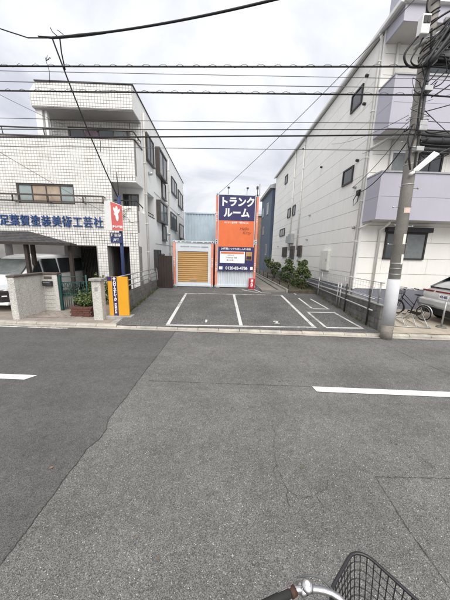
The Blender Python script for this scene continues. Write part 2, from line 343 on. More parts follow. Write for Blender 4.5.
# kerb of separate concrete blocks, with a gutter apron
kerb = struct('kerb', rquad(MB(), -40, 40, .0, .34, .012), M['kerb'])
kb = MB().box(0,.592,0,.17,-.05,.0).mesh('kerb_stone')
def solid(verts_fn): pass
def kerb_mesh(h):
    m_ = MB().prism([(0,-.05),(.16,-.05),(.16,h),(.03,h),(0,h-.03)], 0, .590, 'x').mesh('kerb_stone'); m_.materials.append(M['kerb']); return m_
k_low, k_mid = kerb_mesh(.062), kerb_mesh(.085)
rs = random.Random(11)
for i in range(-22, 24):
    u = i*.6; p = rd(u, .12, 0)
    o = link('kerb_stone', k_low if -6 < i < 8 else k_mid, M['kerb'], kerb, (p[0],p[1],rs.uniform(-.004,.004)), bevel=.008)
    o.rotation_euler = (0,0,TH+rs.uniform(-.006,.006))

# the lot: sloped asphalt
x0, x1 = -3.05, 4.72
def ykerb(x): return 6.28+.27+(x)*math.tan(TH)
mb = MB().quad((x0,ykerb(x0),.066),(x1,ykerb(x1),.066),(x1,6.62,zl(6.62)),(x0,6.62,zl(6.62)))
mb.quad((x0,6.62,zl(6.62)),(x1,6.62,zl(6.62)),(x1,12.2,zl(12.2)),(x0,12.2,zl(12.2)))
mb.quad((x0,12.2,zl(12.2)),(x1,12.2,zl(12.2)),(x1,30,zl(12.2)),(x0,30,zl(12.2)))
lot = struct('parking_lot', mb, M['asphalt_lot'])
def lq(xa, ya, xb, yb, wd, name='parking_line', m='paint'):
    p, q = Vector((xa,ya,0)), Vector((xb,yb,0)); t = (q-p).normalized(); s = Vector((-t.y,t.x,0))*wd/2
    vs = [p-s, p+s, q+s, q-s]
    return part(name, MB().quad(*[(v.x,v.y,zl(v.y)+.006) for v in vs]), M[m], lot)
lq(-1.57,6.66,2.96,6.66,.085)
for x in (-1.52,.68,2.9): lq(x, 6.72, x, 10.56, .105)
lq(-1.58,10.62,2.96,10.62,.07, m='paint_worn')
lq(3.22,8.14,4.26,8.14,.08); lq(3.25,6.66,4.40,6.66,.09); lq(3.26,6.72,3.24,8.09,.08); lq(4.36,6.72,4.22,8.09,.08)
lq(3.60,8.57,4.24,8.57,.07); lq(3.58,8.62,3.56,10.12,.08); lq(4.20,8.62,4.06,10.05,.07)
lq(3.54,11.56,3.67,10.84,.07); lq(1.15,11.62,1.9,11.0,.08,m='paint_worn'); lq(1.75,11.8,2.07,11.02,.07,m='paint_worn'); lq(2.0,11.05,2.5,11.0,.06,m='paint_worn')
for s_, x in (('1',-.39),('2',1.83)):
    t = text('bay_number', s_, .30, M['paint'], lot, (x,7.03,zl(7.03)+.008), rot=(math.atan(.072),0,0), ext=.001, bold=.012, sx=1.15)
# left forecourt, right forecourt, planting strip, path
mb = MB().quad((-14,7.05,.07),(-3.3,6.72,.07),(-3.3,13,.10),(-14,13,.10)); fore = struct('forecourt', mb, M['paver'])
mb = MB()
mb.quad((-14,6.55+.78,.066),(-3.05,6.55+.17,.066),(-3.05,7.3,.068),(-14,7.5,.068)); struct('forecourt_apron', mb, M['concrete'])
# herringbone-like pavers between the gate walls
pm = MB().box(-.118,.118,-.058,.058,0,.012).mesh('paver_brick'); pm.materials.append(M['paver'])
rs = random.Random(5)
for iy in range(9):
    for ix in range(8):
        xx = -6.02+ix*.25+(.125 if iy % 2 else 0); yy = 7.34+iy*.125
        if xx > -4.28: continue
        link('paver', pm, None, fore, (xx,yy,.0745+(yy-7)*.005+rs.uniform(0,.004)))
struct('forecourt_right', MB().quad((4.9,5.99+.27,.10),(16,5.38+.27,.10),(16,9.3,.13),(4.9,9.3,.13)), M['paving_tan'])
struct('planting_strip', MB().box(3.38,4.74,11.05,24,.2,zl(13)+.05), M['soil'])
struct('path', MB().box(2.10,3.3,11.3,24,.2,zl(13)+.012), M['path'])
mb = MB(); mb.box(3.30,3.38,11.2,24,.2,zl(13)+.10); struct('path_edging', mb, M['concrete'])
mb = MB(); mb.box(2.9,2.98,11.4,24,.2,zl(13)+.06); struct('path_drain', mb, M['block'])

# ------------------------------------------------------------ windows etc.
def window(parent, face, plane, a0, a1, z0, z1, fm='dark_metal', gm='glass', n=2, proud=.05, fw=.05, name='window', depth=.0, sill=False):
    """face: '+x' '-x' '-y'; plane: wall plane; a: range along the wall; frame ring stands proud of it"""
    def bx(mb, a, b, za, zb, d0, d1):
        if face == '-y': return mb.box(a,b,plane-d1,plane-d0,za,zb)
        if face == '+x': return mb.box(plane+d0,plane+d1,a,b,za,zb)
        return mb.box(plane-d1,plane-d0,a,b,za,zb)
    mb = MB(); d0 = -depth-.02; d1 = proud-depth
    bx(mb,a0,a1,z0,z0+fw,d0,d1); bx(mb,a0,a1,z1-fw,z1,d0,d1); bx(mb,a0,a0+fw,z0+fw,z1-fw,d0,d1); bx(mb,a1-fw,a1,z0+fw,z1-fw,d0,d1)
    for k in range(1,n):
        c = a0+(a1-a0)*k/n; bx(mb,c-fw*.4,c+fw*.4,z0+fw,z1-fw,d0,d1-.012)
    if sill: bx(mb,a0-.04,a1+.04,z0-.05,z0-.002,d0,d1+.05)
    wd = part(name, mb, M[fm], parent)
    for k in range(n):
        c0 = a0+(a1-a0)*k/n+fw*.45; c1 = a0+(a1-a0)*(k+1)/n-fw*.45
        part('pane', bx(MB(),c0,c1,z0+fw*.9,z1-fw*.9,d0,d1-.03), M[gm if isinstance(gm,str) else gm[k]], wd)
    return wd

# ------------------------------------------------------------ left tiled apartment building
lb = thing('apartment_building', (-7.5,15,0), 'white tiled three storey apartment building with blue lettering on its front', 'building')
mb = MB()
mb.box(-16,-7.3,11.3,23,0,6.0)
mb.box(-7.3,-3.5,13.0,23,0,7.63)
mb.box(-16,-3.502,10.36,13.0,2.44,3.0)                 # first floor slab
mb.box(-16,-4.5,11.3,13.0,3.0,6.0)                     # rooms behind the front
mb.box(-4.5,-3.504,11.3,11.62,3.0,5.02)                # balcony divider
mb.box(-4.5,-3.502,10.36,13.0,5.0,5.25)                # ceiling of the corner balcony
mb.box(-3.7,-3.5,10.55,13.0,2.42,3.92); mb.box(-3.7,-3.5,10.55,11.298,5.02,6.55); mb.box(-3.7,-3.5,11.298,13.0,5.02,5.248)
mb.box(-7.3,-3.5,11.3,13.0,5.25,7.63)
mb.box(-3.7,-3.5,10.76,13.0,0,2.42)
part('wall', mb, M['stucco'], lb)
# front wall in pieces round its openings
mb = MB()
mb.box(-16,-8.36,10.36,10.56,2.42,6.58); mb.box(-8.36,-6.05,10.36,10.56,2.42,4.07); mb.box(-8.36,-6.05,10.36,10.56,4.84,6.58)
mb.box(-6.05,-4.5,10.36,10.56,2.42,6.58); mb.box(-4.5,-3.7,10.36,10.56,2.42,4.07); mb.box(-4.5,-3.7,10.36,10.56,5.06,6.58)
mb.box(-3.7,-3.508,10.36,10.55,2.42,4.07); mb.box(-3.7,-3.508,10.36,10.55,5.06,6.58)
mb.box(-3.92,-3.508,10.36,10.75,0,2.42); mb.box(-5.32,-4.86,10.36,10.75,0,2.42); mb.box(-9.6,-9.2,10.36,10.75,0,2.42)
mb.box(-7.3,-3.508,11.28,11.298,5.25,7.63); mb.box(-7.16,-3.51,10.405,10.409,7.64,8.45); mb.box(-7.385,-7.16,10.405,10.409,7.64,8.13)
part('front_wall', mb, M['grout'], lb)
# tiles: thousands, joined
def tiles(mb, face, plane, a0, a1, z0, z1, pitch=.110, gap=.0115, d=.009, rs=random.Random(2)):
    for i in range(int(math.floor(a0/pitch))-1, int(math.ceil(a1/pitch))+1):
        for k in range(int(math.floor(z0/pitch))-1, int(math.ceil(z1/pitch))+1):
            a, b, c, e = max(i*pitch,a0)+gap/2, min((i+1)*pitch,a1)-gap/2, max(k*pitch,z0)+gap/2, min((k+1)*pitch,z1)-gap/2
            if b-a < .03 or e-c < .03: continue
            dd = d+rs.uniform(-.002,.002); t1 = rs.uniform(-.0015,.0015)
            q = .004
            if face == '-y':
                o = [(a,plane,c),(b,plane,c),(b,plane,e),(a,plane,e)]; n_ = [(a+q,plane-dd,c+q),(b-q,plane-dd-t1,c+q),(b-q,plane-dd-t1,e-q),(a+q,plane-dd,e-q)]
            else:
                o = [(plane,a,c),(plane,b,c),(plane,b,e),(plane,a,e)]; n_ = [(plane+dd,a+q,c+q),(plane+dd,b-q,c+q),(plane+dd,b-q,e-q),(plane+dd,a+q,e-q)]
            mb.add(o+n_, [(4,5,6,7),(0,1,5,4),(1,2,6,5),(2,3,7,6),(3,0,4,7)])
mb = MB()
for x0_,x1_,z0_,z1_ in [(-12.4,-8.36,2.42,6.56),(-8.36,-6.05,2.42,4.07),(-8.36,-6.05,4.84,6.56),(-6.05,-4.5,2.42,6.56),(-4.5,-3.5,2.42,4.07),(-4.5,-3.5,5.06,6.56),(-3.92,-3.5,0,2.42),(-5.32,-4.86,0,2.42)]:
    tiles(mb,'-y',10.36,x0_,x1_,z0_,z1_)
tiles(mb,'-y',11.28,-7.3,-6.6,5.25,7.63); tiles(mb,'-y',11.28,-6.6,-4.0,5.25,6.2); tiles(mb,'-y',11.28,-6.6,-4.0,7.36,7.63); tiles(mb,'-y',11.28,-4.0,-3.5,5.25,7.63)
tiles(mb,'-y',10.405,-7.15,-3.52,7.64,8.45); tiles(mb,'-y',10.405,-7.38,-7.15,7.64,8.12)
tl = part('tile_cladding', mb, M['tile'], lb); tl['kind'] = 'stuff'
# roof with deep tiled fascia and cut corner at its left end
mb = MB().prism([(-7.4,7.63),(-3.5,7.63),(-3.5,8.46),(-7.15,8.46),(-7.4,8.15)], 10.41, 23.05, 'y')
rf = part('roof', mb, M['stucco'], lb)
part('soffit', MB().box(-7.38,-3.52,10.45,11.3,7.60,7.628), M['soffit'], rf)
mb = MB().box(-7.17,-3.46,10.37,10.47,8.462,8.50); mb.box(-3.56,-3.46,10.47,23.1,8.462,8.50); part('roof_edge', mb, M['dark_metal'], rf)
mb = MB().box(-7.36,-7.12,10.55,10.8,6.5,7.6); mb.box(-7.06,-6.97,10.62,10.75,6.5,7.6); part('column', mb, M['stucco'], lb)
part('parapet_cap', MB().box(-16,-3.46,10.32,10.6,6.562,6.60).box(-3.72,-3.46,10.6,11.3,6.552,6.60), M['bronze'], lb)
# guard rail of the top balcony and the flower rail
mb = MB().tube([(-16,10.34,6.86),(-3.56,10.34,6.86),(-3.52,10.38,6.86),(-3.52,11.25,6.86)], .028, 8)
for x in [-15,-13.4,-11.8,-10.2,-8.6,-7.0,-5.4,-3.9]: mb.tube([(x,10.40,6.58),(x,10.34,6.86)], .016, 6)
mb.tube([(-3.52,10.9,6.58),(-3.52,10.9,6.86)], .016, 6)
part('railing', mb, M['bronze'], lb)
mb = MB().box(-16,-4.78,10.14,10.18,4.34,4.40).box(-16,-4.78,10.14,10.18,4.10,4.15)
for x in [-14,-12.6,-11.2,-9.8,-8.4,-7.0,-5.6,-4.8]: mb.box(x-.02,x+.02,10.14,10.36,4.10,4.15); mb.box(x-.02,x+.02,10.135,10.175,4.15,4.34); mb.box(x-.02,x+.02,10.18,10.36,4.36,4.39)
part('flower_rail', mb, M['bronze'], lb)
# windows on the front
wf = window(lb,'-y',10.36,-8.35,-6.06,4.08,4.83,'bronze',['panel_teal','curtain','curtain','panel_teal'],4,.05,.05,depth=.08)
window(lb,'-y',11.28,-6.55,-4.05,6.2,7.34,'bronze',['glass','purple','glass','glass_grey'],4,.06,.06)
# corner balcony: coping rails, inner window, post
mb = MB().tube([(-4.46,10.42,4.30),(-3.6,10.42,4.30),(-3.56,10.46,4.30),(-3.56,11.28,4.18)], .025, 8)
for x in (-4.3,-3.95,-3.62): mb.tube([(x,10.42,4.1),(x,10.42,4.3)], .012, 6)
mb.box(-3.64,-3.49,11.62,13.0,3.922,3.96); mb.tube([(-3.56,11.62,4.12),(-3.56,13.0,4.12)], .022, 8)
part('balcony_rail', mb, M['dark_metal'], lb)
window(lb,'-y',11.3,-4.42,-3.72,3.1,4.75,'bronze','glass',2,.05,.05)
window(lb,'+x',-4.5,11.7,12.9,3.1,4.85,'bronze','glass_grey',2,.05,.05)
# side windows (the wall towards the lot)
for y0,y1,z0,z1,n in [(11.85,13.0,6.42,7.55,2),(14.62,15.55,5.38,6.3,1),(14.5,15.42,2.95,3.82,1),(12.6,13.85,1.38,2.34,2),(17.5,19.4,6.4,7.42,2),(20.1,22.2,6.0,7.22,2),(17.0,19.1,3.9,5.0,2),(20.6,22.8,3.45,4.65,2)]:
    window(lb,'+x',-3.5,y0,y1,z0,z1,'bronze','glass',n,.09,.06,sill=True)
for y0,y1,z0,z1 in [(13.5,15.25,6.28,7.62),(13.4,15.15,3.85,5.0)]:
    b_ = part('bay_window', MB().box(-3.5,-3.25,y0,y1,z0,z0+.09).box(-3.5,-3.25,y0,y1,z1-.09,z1).box(-3.5,-3.27,y0,y0+.06,z0+.09,z1-.09).box(-3.5,-3.27,y1-.06,y1,z0+.09,z1-.09).box(-3.33,-3.27,(y0+y1)/2-.03,(y0+y1)/2+.03,z0+.09,z1-.09).box(-3.33,-3.27,y0+.06,y0+.1,z0+.09,z1-.09), M['bronze'], lb)
    part('pane', MB().box(-3.48,-3.30,y0+.055,(y0+y1)/2,z0+.08,z1-.08), M['glass_grey'], b_); part('pane', MB().box(-3.48,-3.295,(y0+y1)/2,y1-.055,z0+.08,z1-.08), M['glass'], b_)
# downpipes, vents, air conditioner
for y in (11.5,16.45,22.7):
    mb = MB().tube([(-3.44,y,.3),(-3.44,y,7.4),(-3.44,y,8.1)], .045, 8)
    for z in (.9,2.2,3.5,4.8,6.1,7.4): mb.box(-3.5,-3.38,y-.06,y+.06,z,z+.03)
    part('downpipe', mb, M['pipe_white'], lb)
for y,z in [(14.0,2.05),(14.25,2.05),(19.9,5.3),(16.0,3.4),(12.2,5.9)]:
    mb = MB().cyl((-3.5,y,z),(-3.36,y,z),.08,.08,12).sphere((-3.38,y,z+.01),.085,10,6); part('vent_hood', mb, M['bronze'] if z < 3 else M['alum'], lb)
mb = MB().box(-3.46,-3.16,21.0,21.85,2.75,3.35); o = part('air_conditioner', mb, M['white_paint'], lb, .015)
part('fan_grille', MB().cyl((-3.16,21.35,3.05),(-3.145,21.35,3.05),.24,.24,20), M['dark_metal'], o)
mb = MB()
for z in (2.66,5.26): mb.box(-3.502,-3.485,13.0,23,z,z+.035)
part('string_course', mb, M['soffit'], lb)
# wires tacked to the front near the sign
mb = MB()
for k in range(5):
    rr = random.Random(40+k); pts = [(-4.3+rr.uniform(-.1,.5), 10.3, 3.95-rr.uniform(0,.2))]
    for j in range(9): pts.append((pts[-1][0]+rr.uniform(-.16,.2), 10.30+rr.uniform(-.03,.02), pts[-1][2]-rr.uniform(-.06,.16)))
    mb.tube(pts, .008, 5)
part('service_wire', mb, M['cable'], lb)
# ground floor: shutters, door, ceiling
part('ceiling', MB().box(-16,-3.55,10.56,12.98,2.405,2.438), M['soffit'], lb)
mb = MB()
for k in range(24): mb.prism([(12.60,.1+k*.095),(12.58,.12+k*.095),(12.58,.18+k*.095),(12.60,.195+k*.095)], -12.5, -5.0, 'x')
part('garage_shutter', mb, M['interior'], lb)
mb = MB()
for k in range(26): mb.box(-6.9+k*.075,-6.875+k*.075,11.9,11.93,.1,2.3)
mb.box(-6.95,-4.95,11.89,11.94,2.3,2.36); mb.box(-6.95,-4.95,11.89,11.94,.08,.13); part('grille_gate', mb, M['dark_metal'], lb)
d_ = part('door', MB().box(-4.8,-3.95,11.6,11.66,.1,2.36).box(-4.84,-3.92,11.66,11.9,.1,2.40), M['brown_panel'], lb)
part('handle', MB().tube([(-4.05,11.57,1.0),(-4.05,11.57,1.3)], .015, 8), M['alum'], d_); part('pane', MB().box(-4.6,-4.25,11.585,11.61,.8,2.1), M['glass'], d_)
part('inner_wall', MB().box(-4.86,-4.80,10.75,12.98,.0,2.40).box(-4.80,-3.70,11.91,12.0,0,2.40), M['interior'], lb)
# blue letters
chars = '足 葉賀塗装美術工芸社'
xs = [-9.0]+[None]+[-8.59+.4313*i for i in range(9)]
for ch, x in zip(chars, xs):
    if x is not None: text('lettering', ch, .47, M['letter_blue'], lb, (x,10.318,3.345-(x+8.6)*.0), ext=.02, bold=.0035, sx=.88)

# ------------------------------------------------------------ carport canopy with dark roof
cp = thing('carport', (-7.4,9.6,.08), 'small carport with dark shingled hip roof on brown posts beside tiled building', 'carport')
mb = MB()
e = [(-10.6,8.5,2.44),(-5.25,8.5,2.44),(-5.62,9.4,2.44),(-10.6,9.4,2.44)]
rg = [(-9.8,8.95,2.84),(-7.0,8.95,2.84),(-7.0,8.99,2.84),(-9.8,8.99,2.84)]
mb.add(e+rg, [(0,1,5,4),(1,2,6,5),(2,3,7,6),(4,5,6,7),(3,0,4,7)])
part('roof', mb, M['roof_dark'], cp)
# shingle courses
mb = MB()
for k in range(7):
    t = k/7.0; t2 = (k+1)/7.0
    def lp(p,q,t): return tuple(p[i]+(q[i]-p[i])*t for i in range(3))
    a_, b_ = lp(e[0],rg[0],t), lp(e[1],rg[1],t); c_, d2 = lp(e[0],rg[0],t2), lp(e[1],rg[1],t2)
    n = 26
    for i in range(n):
        u0, u1 = (i+(.5 if k%2 else 0))/n+.002, (i+1+(.5 if k%2 else 0))/n-.002; u1 = min(u1,1)
        p0, p1 = lp(a_,b_,u0), lp(a_,b_,u1); q0, q1 = lp(c_,d2,u0), lp(c_,d2,u1)
        mb.add([(p0[0],p0[1]-.004,p0[2]+.018),(p1[0],p1[1]-.004,p1[2]+.018),(q1[0],q1[1],q1[2]+.005),(q0[0],q0[1],q0[2]+.005),p0,p1],[(0,1,2,3),(4,5,1,0)])
sh = part('shingles', mb, M['roof_dark'], cp); sh['kind'] = 'stuff'
mb = MB().box(-10.6,-5.25,8.47,8.505,2.36,2.445).prism([(-5.25,8.507),(-5.21,8.507),(-5.58,9.4),(-5.62,9.4)],2.36,2.445,'z'); part('fascia', mb, M['wood_post'], cp)
part('ceiling', MB().prism([(-10.58,8.51),(-5.28,8.51),(-5.64,9.38),(-10.58,9.38)],2.39,2.415,'z'), M['brown_panel'], cp)
for x,y in [(-6.98,8.72),(-5.50,8.85),(-9.9,8.75),(-7.16,9.25)]: part('post', MB().box(x-.058,x+.058,y-.058,y+.058,.07,2.388), M['wood_post'], cp, .01)

# ------------------------------------------------------------ cars
def car(name, base, rz, sections, glass_i, label, group=None, roof_split=None):
    """sections: (x, zb, zbelt, zroof, wbot, wbelt, wroof); x forward"""
    t = thing(name, base, label, 'car', group, rz)
    def ring(s):
        x,zb,zs,zr,wb,ws,wr = s; zm = zb+(zs-zb)*.45
        h = [(0,zb),(wb*.86,zb),(wb*.985,zb+.07),(max(wb,ws)*1.0,zm),(ws*.995,zs-.06),(ws*.97,zs),(wr,zr-.07 if zr-zs>.2 else zr-.012),(wr*.86,zr-.012 if zr-zs>.2 else zr),(0,zr+.012)]
        return [(x,-y,z) for y,z in h]+[(x,y,z) for y,z in h[-2:0:-1]]
    G = [ring(s) for s in sections]; n = len(G[0]); m = len(G)
    mb = MB()
    for r_ in G: mb.v += r_
    fs = [(i*n+k, i*n+(k+1)%n, (i+1)*n+(k+1)%n, (i+1)*n+k) for i in range(m-1) for k in range(n)]
    fs += [tuple(range(n))[::-1], tuple(range((m-1)*n, m*n))]
    # loops run from the tail forward: make the faces look outwards
    mb.f = [f[::-1] for f in fs]; mb.sm = [True]*len(fs)
    body = part('body', mb, M['car_white'], t, local=True)
    bm = bmesh.new(); bm.from_mesh(body.data); bmesh.ops.recalc_face_normals(bm, faces=bm.faces); bm.to_mesh(body.data); bm.free()
    ss = body.modifiers.new('smooth', 'SUBSURF'); ss.levels = 1; ss.render_levels = 2
    for e_ in []: pass
    return t, G, body
def inset(q, d=.04, out=.012):
    P = [Vector(p) for p in q]; c = sum(P, Vector())/len(P); nr = (P[1]-P[0]).cross(P[-1]-P[0]).normalized()
    return P, c, nr
def panel(q, shrink=.93, out=.012, flip=False):
    P = [Vector(p) for p in q]; c = sum(P, Vector())/len(P); nr = (P[2]-P[0]).cross(P[3]-P[1]).normalized()
    if flip: nr = -nr
    a = [c+(p-c)*shrink+nr*out for p in P]; b = [c+(p-c)*shrink-nr*.03 for p in P]
    k = len(P); mb = MB(); mb.add(a+b, [tuple(range(k))]+[(i,(i+1)%k,k+(i+1)%k,k+i) for i in range(k)]); return mb
def wheel(t, x, y, r=.33, wd=.2):
    mb = MB(); s = 1 if y > 0 else -1
    mb.tube([(x+(r-.075)*math.cos(a)*1.0, y, r+(r-.075)*math.sin(a)) for a in [2*math.pi*k/28 for k in range(28)]], .085, 8, closed=True)
    w_ = part('wheel', mb, M['rubber'], t, local=True)
    mb = MB().cyl((x,y-s*.05,r),(x,y+s*.055,r),r*.66,r*.62,24)
    for k in range(5):
        a = 2*math.pi*k/5; mb.tube([(x,y+s*.07,r),(x+.6*r*math.cos(a),y+s*.062,r+.6*r*math.sin(a))],.025,6)
    part('rim', mb, M['alum'], w_, local=True)
VAN = [(-2.42,.55,1.0,1.5,.72,.80,.62),(-2.36,.32,1.05,1.86,.84,.90,.72),(-1.6,.24,1.06,1.93,.90,.92,.76),(-.3,.24,1.06,1.94,.91,.925,.77),(.55,.24,1.05,1.90,.91,.925,.76),(1.0,.24,1.05,1.72,.91,.92,.74),(1.62,.26,1.04,1.13,.91,.90,.76),(2.15,.28,1.00,1.05,.88,.84,.70),(2.36,.34,.90,.93,.82,.78,.62),(2.42,.5,.72,.75,.72,.70,.5)]
van, G, vb = car('minivan', (-7.94,10.25,.09), R(-90), VAN, None, 'white minivan parked nose out under the dark carport roof')
def q4(G, i, j, k0, k1): return [G[i][k0], G[j][k0], G[j][k1], G[i][k1]]
NV = len(G[0])
def side_q(a, b, z0, z1, y0, y1, s): return [(a,s*y0,z0),(b,s*y0,z0),(b-.04,s*y1,z1),(a+.02,s*y1,z1)]
for s in (-1,1):
    for (a,b,za,zb) in [(-2.05,-1.25,1.13,1.74),(-1.17,-.22,1.13,1.77),(-.14,.72,1.13,1.75)]:
        part('window', panel(side_q(a,b,za,zb,.905,.80,s), 1.0, .012, s > 0), M['glass'], van, local=True)
    part('window', panel([(.82,s*.905,1.13),(1.42,s*.885,1.13),(1.05,s*.82,1.52),(.84,s*.80,1.70)],.97,.012,s>0), M['glass'], van, local=True)
    wheel(van,1.5,s*.82); wheel(van,-1.45,s*.82)
    mb = MB().sphere((.0,0,0),.09,12,8,(.65,1.25,.85)); mb.v = [(p[0]+1.18,p[1]+s*1.02,p[2]+1.16) for p in mb.v]; mb.tube([(1.2,s*.9,1.1),(1.2,s*.98,1.13)],.02,6)
    part('wing_mirror', mb, M['car_white'], van, local=True)
    hb = MB().add([(2.20,s*.85,.80),(2.42,s*.62,.76),(2.42,s*.60,.90),(2.18,s*.84,.96),(2.28,s*.87,.79),(2.46,s*.63,.75),(2.45,s*.60,.91),(2.24,s*.86,.96)],[(4,5,6,7),(0,1,5,4),(2,3,7,6),(1,2,6,5),(3,0,4,7)])
    part('headlight', hb, M['lamp_glass'], van, local=True)
    part('door_seam', MB().box(.74,.755,s*.915-.012,s*.915+.012,.35,1.1).box(-.22,-.205,s*.915-.012,s*.915+.012,.35,1.1), M['car_black'], van, local=True)
part('windscreen', panel([(1.66,-.72,1.16),(1.66,.72,1.16),(1.02,.66,1.72),(1.02,-.66,1.72)],.98,.03), M['glass_grey'], van, local=True)
for s in (-.45,.1): part('wiper', MB().tube([(1.66,s,1.19),(1.50,s+.45,1.33)],.010,5), M['car_black'], van, local=True)
g_ = part('grille', MB().box(2.36,2.455,-.60,.60,.42,.84), M['car_black'], van, .01, local=True)
for k in range(5): part('grille_bar', MB().box(2.452,2.475,-.57,.57,.45+k*.083,.475+k*.083), M['chrome'], g_, local=True)
part('bumper', MB().box(2.22,2.46,-.84,.84,.22,.33), M['car_white'], van, .04, local=True)
lg = part('lower_grille', MB().prism([(2.05,-.925),(2.34,-.88),(2.46,-.66),(2.46,.66),(2.34,.88),(2.05,.925)],.335,.72,'z'), M['car_black'], van, .015, local=True)
for k in range(4): part('grille_bar', MB().prism([(2.06,-.935),(2.345,-.89),(2.47,-.665),(2.47,.665),(2.345,.89),(2.06,.935)],.40+k*.085,.415+k*.085,'z'), M['box_black'], lg, local=True)
for s in (-1,1): part('fog_trim', MB().prism([(2.30,s*.91),(2.47,s*.68),(2.45,s*.66),(2.28,s*.88)],.52,.56,'z'), M['car_white'], lg, local=True)
part('number_plate', MB().box(2.475,2.49,-.165,.165,.47,.635), M['sign_white'], van, local=True)

SED = [(-2.05,.45,.80,.86,.70,.76,.66),(-2.00,.32,.98,1.04,.80,.85,.72),(-1.88,.26,1.05,1.12,.84,.86,.74),(-1.6,.24,1.04,1.36,.85,.86,.64),(-1.15,.22,1.0,1.48,.86,.865,.64),(-.2,.22,.98,1.50,.86,.87,.64),(.35,.22,.97,1.46,.86,.87,.63),(1.05,.22,.96,1.03,.86,.86,.72),(1.85,.26,.84,.90,.82,.80,.66),(2.05,.4,.66,.70,.68,.66,.5)]
hc, G2, hb_ = car('hatchback_car', (9.30,7.22,.12), 0, SED, None, 'silver hatchback parked parallel to the road, tail towards the parked bicycle')
hb_.data.materials[0] = M['car_silver']
part('rear_window', panel([(-1.93,.66,1.14),(-1.93,-.66,1.14),(-1.30,-.60,1.50),(-1.30,.60,1.50)],1.0,.05,True), M['glass'], hc, local=True)
part('tail_light', MB().box(-2.035,-1.95,.42,.82,1.0,1.05).box(-2.05,-1.95,-.82,-.42,1.0,1.05).box(-2.03,-1.98,-.34,.34,1.005,1.045), M['tail_red'], hc, .01, local=True)
part('number_plate', MB().box(-2.045,-2.02,-.165,.165,.80,.95), M['sign_white'], hc, .004, local=True)
text('plate_number','42-85',.11,M['sign_blue'],hc,(9.30-2.048,7.22,.995),rot=(R(90),0,R(-90)),ext=.001,bold=.004)
part('bumper', MB().box(-2.12,-1.9,-.84,.84,.50,.76), M['car_silver'], hc, .06, local=True)
part('diffuser', MB().box(-2.06,-1.86,-.70,.70,.26,.48), M['car_black'], hc, .03, local=True)
part('spoiler', MB().prism([(-1.50,1.49),(-1.20,1.53),(-1.16,1.50),(-1.3,1.465)], -.60,.60,'y'), M['car_black'], hc, .01, local=True)
for s in (-1,1):
    part('window', panel([(-1.2,s*.80,1.06),(-.1,s*.80,1.04),(-.15,s*.68,1.40),(-1.0,s*.66,1.38)],1,.03,s>0), M['glass'], hc, local=True)
    part('window', panel([(0,s*.80,1.03),(.85,s*.80,1.03),(.35,s*.68,1.38),(-.03,s*.68,1.40)],1,.03,s>0), M['glass'], hc, local=True)
    wheel(hc,1.28,s*.78,.31); wheel(hc,-1.25,s*.78,.31)
part('windscreen', panel([(1.0,-.68,1.06),(1.0,.68,1.06),(.42,.58,1.42),(.42,-.58,1.42)],.98,.03), M['glass'], hc, local=True)

# ------------------------------------------------------------ gate, walls and planting in front of the tiled building
gw = thing('garden_wall', (-6.2,7.7,.08), 'white rough stone gate wall with dark coping and mailbox beside minivan', 'wall')
GWP = [(-6.30,7.06),(-6.13,7.06),(-6.10,8.14),(-5.62,8.14),(-5.62,8.30),(-6.26,8.30)]
mb = MB().prism(GWP, .05, 1.36, 'z')
part('wall', mb, M['gate_stone'], gw, .012)
mb = MB().prism([(-6.34,7.01),(-6.09,7.01),(-6.06,8.10),(-5.58,8.10),(-5.58,8.34),(-6.30,8.34)], 1.362, 1.425, 'z'); part('coping', mb, M['coping'], gw, .01)
part('corner_pillar', MB().box(-6.33,-6.12,7.02,7.18,.05,1.36), M['gate_stone'], gw, .012)
part('corner_pillar', MB().box(-5.76,-5.60,8.11,8.13,.05,1.355), M['gate_stone'], gw, .006)
mbx = part('mailbox', MB().box(-6.06,-5.76,8.02,8.138,.98,1.14), M['box_black'], gw, .01); part('mail_slot', MB().box(-6.02,-5.80,8.012,8.022,1.085,1.105), M['alum'], mbx)
part('nameplate', MB().box(-6.05,-5.80,8.118,8.139,1.22,1.30), M['coping'], gw, .003)
# course joints of the stone facing
mb = MB()
for k in range(1,9):
    z = .05+k*.146; mb.box(-6.095,-5.76,8.132,8.1385,z,z+.008)
part('course_joint', mb, M['concrete'], gw)
gt = thing('metal_gate', (-5.2,8.3,.08), 'green ornamental metal gate with cut lettering standing half open', 'gate')
gp = [(-5.56,8.22),(-4.86,8.55)]
mb = MB(); a_, b_ = Vector((*gp[0],0)), Vector((*gp[1],0))
def gpnt(t, z): q = a_.lerp(b_, t); return (q.x,q.y,z)
for z in (.16,.62,1.08,1.28): mb.tube([gpnt(0,z),gpnt(1,z)], .017, 6)
for t in (0,1): mb.tube([gpnt(t,.12),gpnt(t,1.33)], .028, 8)
part('gate_frame', mb, M['gate_green'], gt)
for k in range(1,12): part('bar', MB().tube([gpnt(k/12,.16),gpnt(k/12,.62 if k%2 else .7)], .010, 6), M['gate_green'], gt)
mb = MB()
for z in (.74,.97):
    for k in range(6):
        c0 = (k+.7)/6.8
        pts = [gpnt(c0+.055*math.cos(a)*(1 if k%2 else .8), z+.085*math.sin(a)) for a in [2*math.pi*j/10 for j in range(10)]]
        mb.tube(pts, .012, 5, closed=True)
        if k % 2: mb.tube([gpnt(c0+.05,z-.10),gpnt(c0+.05,z+.13)], .012, 5)
part('ornament', mb, M['gate_green'], gt)
pn = part('hinge_post', MB().box(-5.60,-5.53,8.15,8.22,.05,1.36), M['gate_green'], gt, .008)

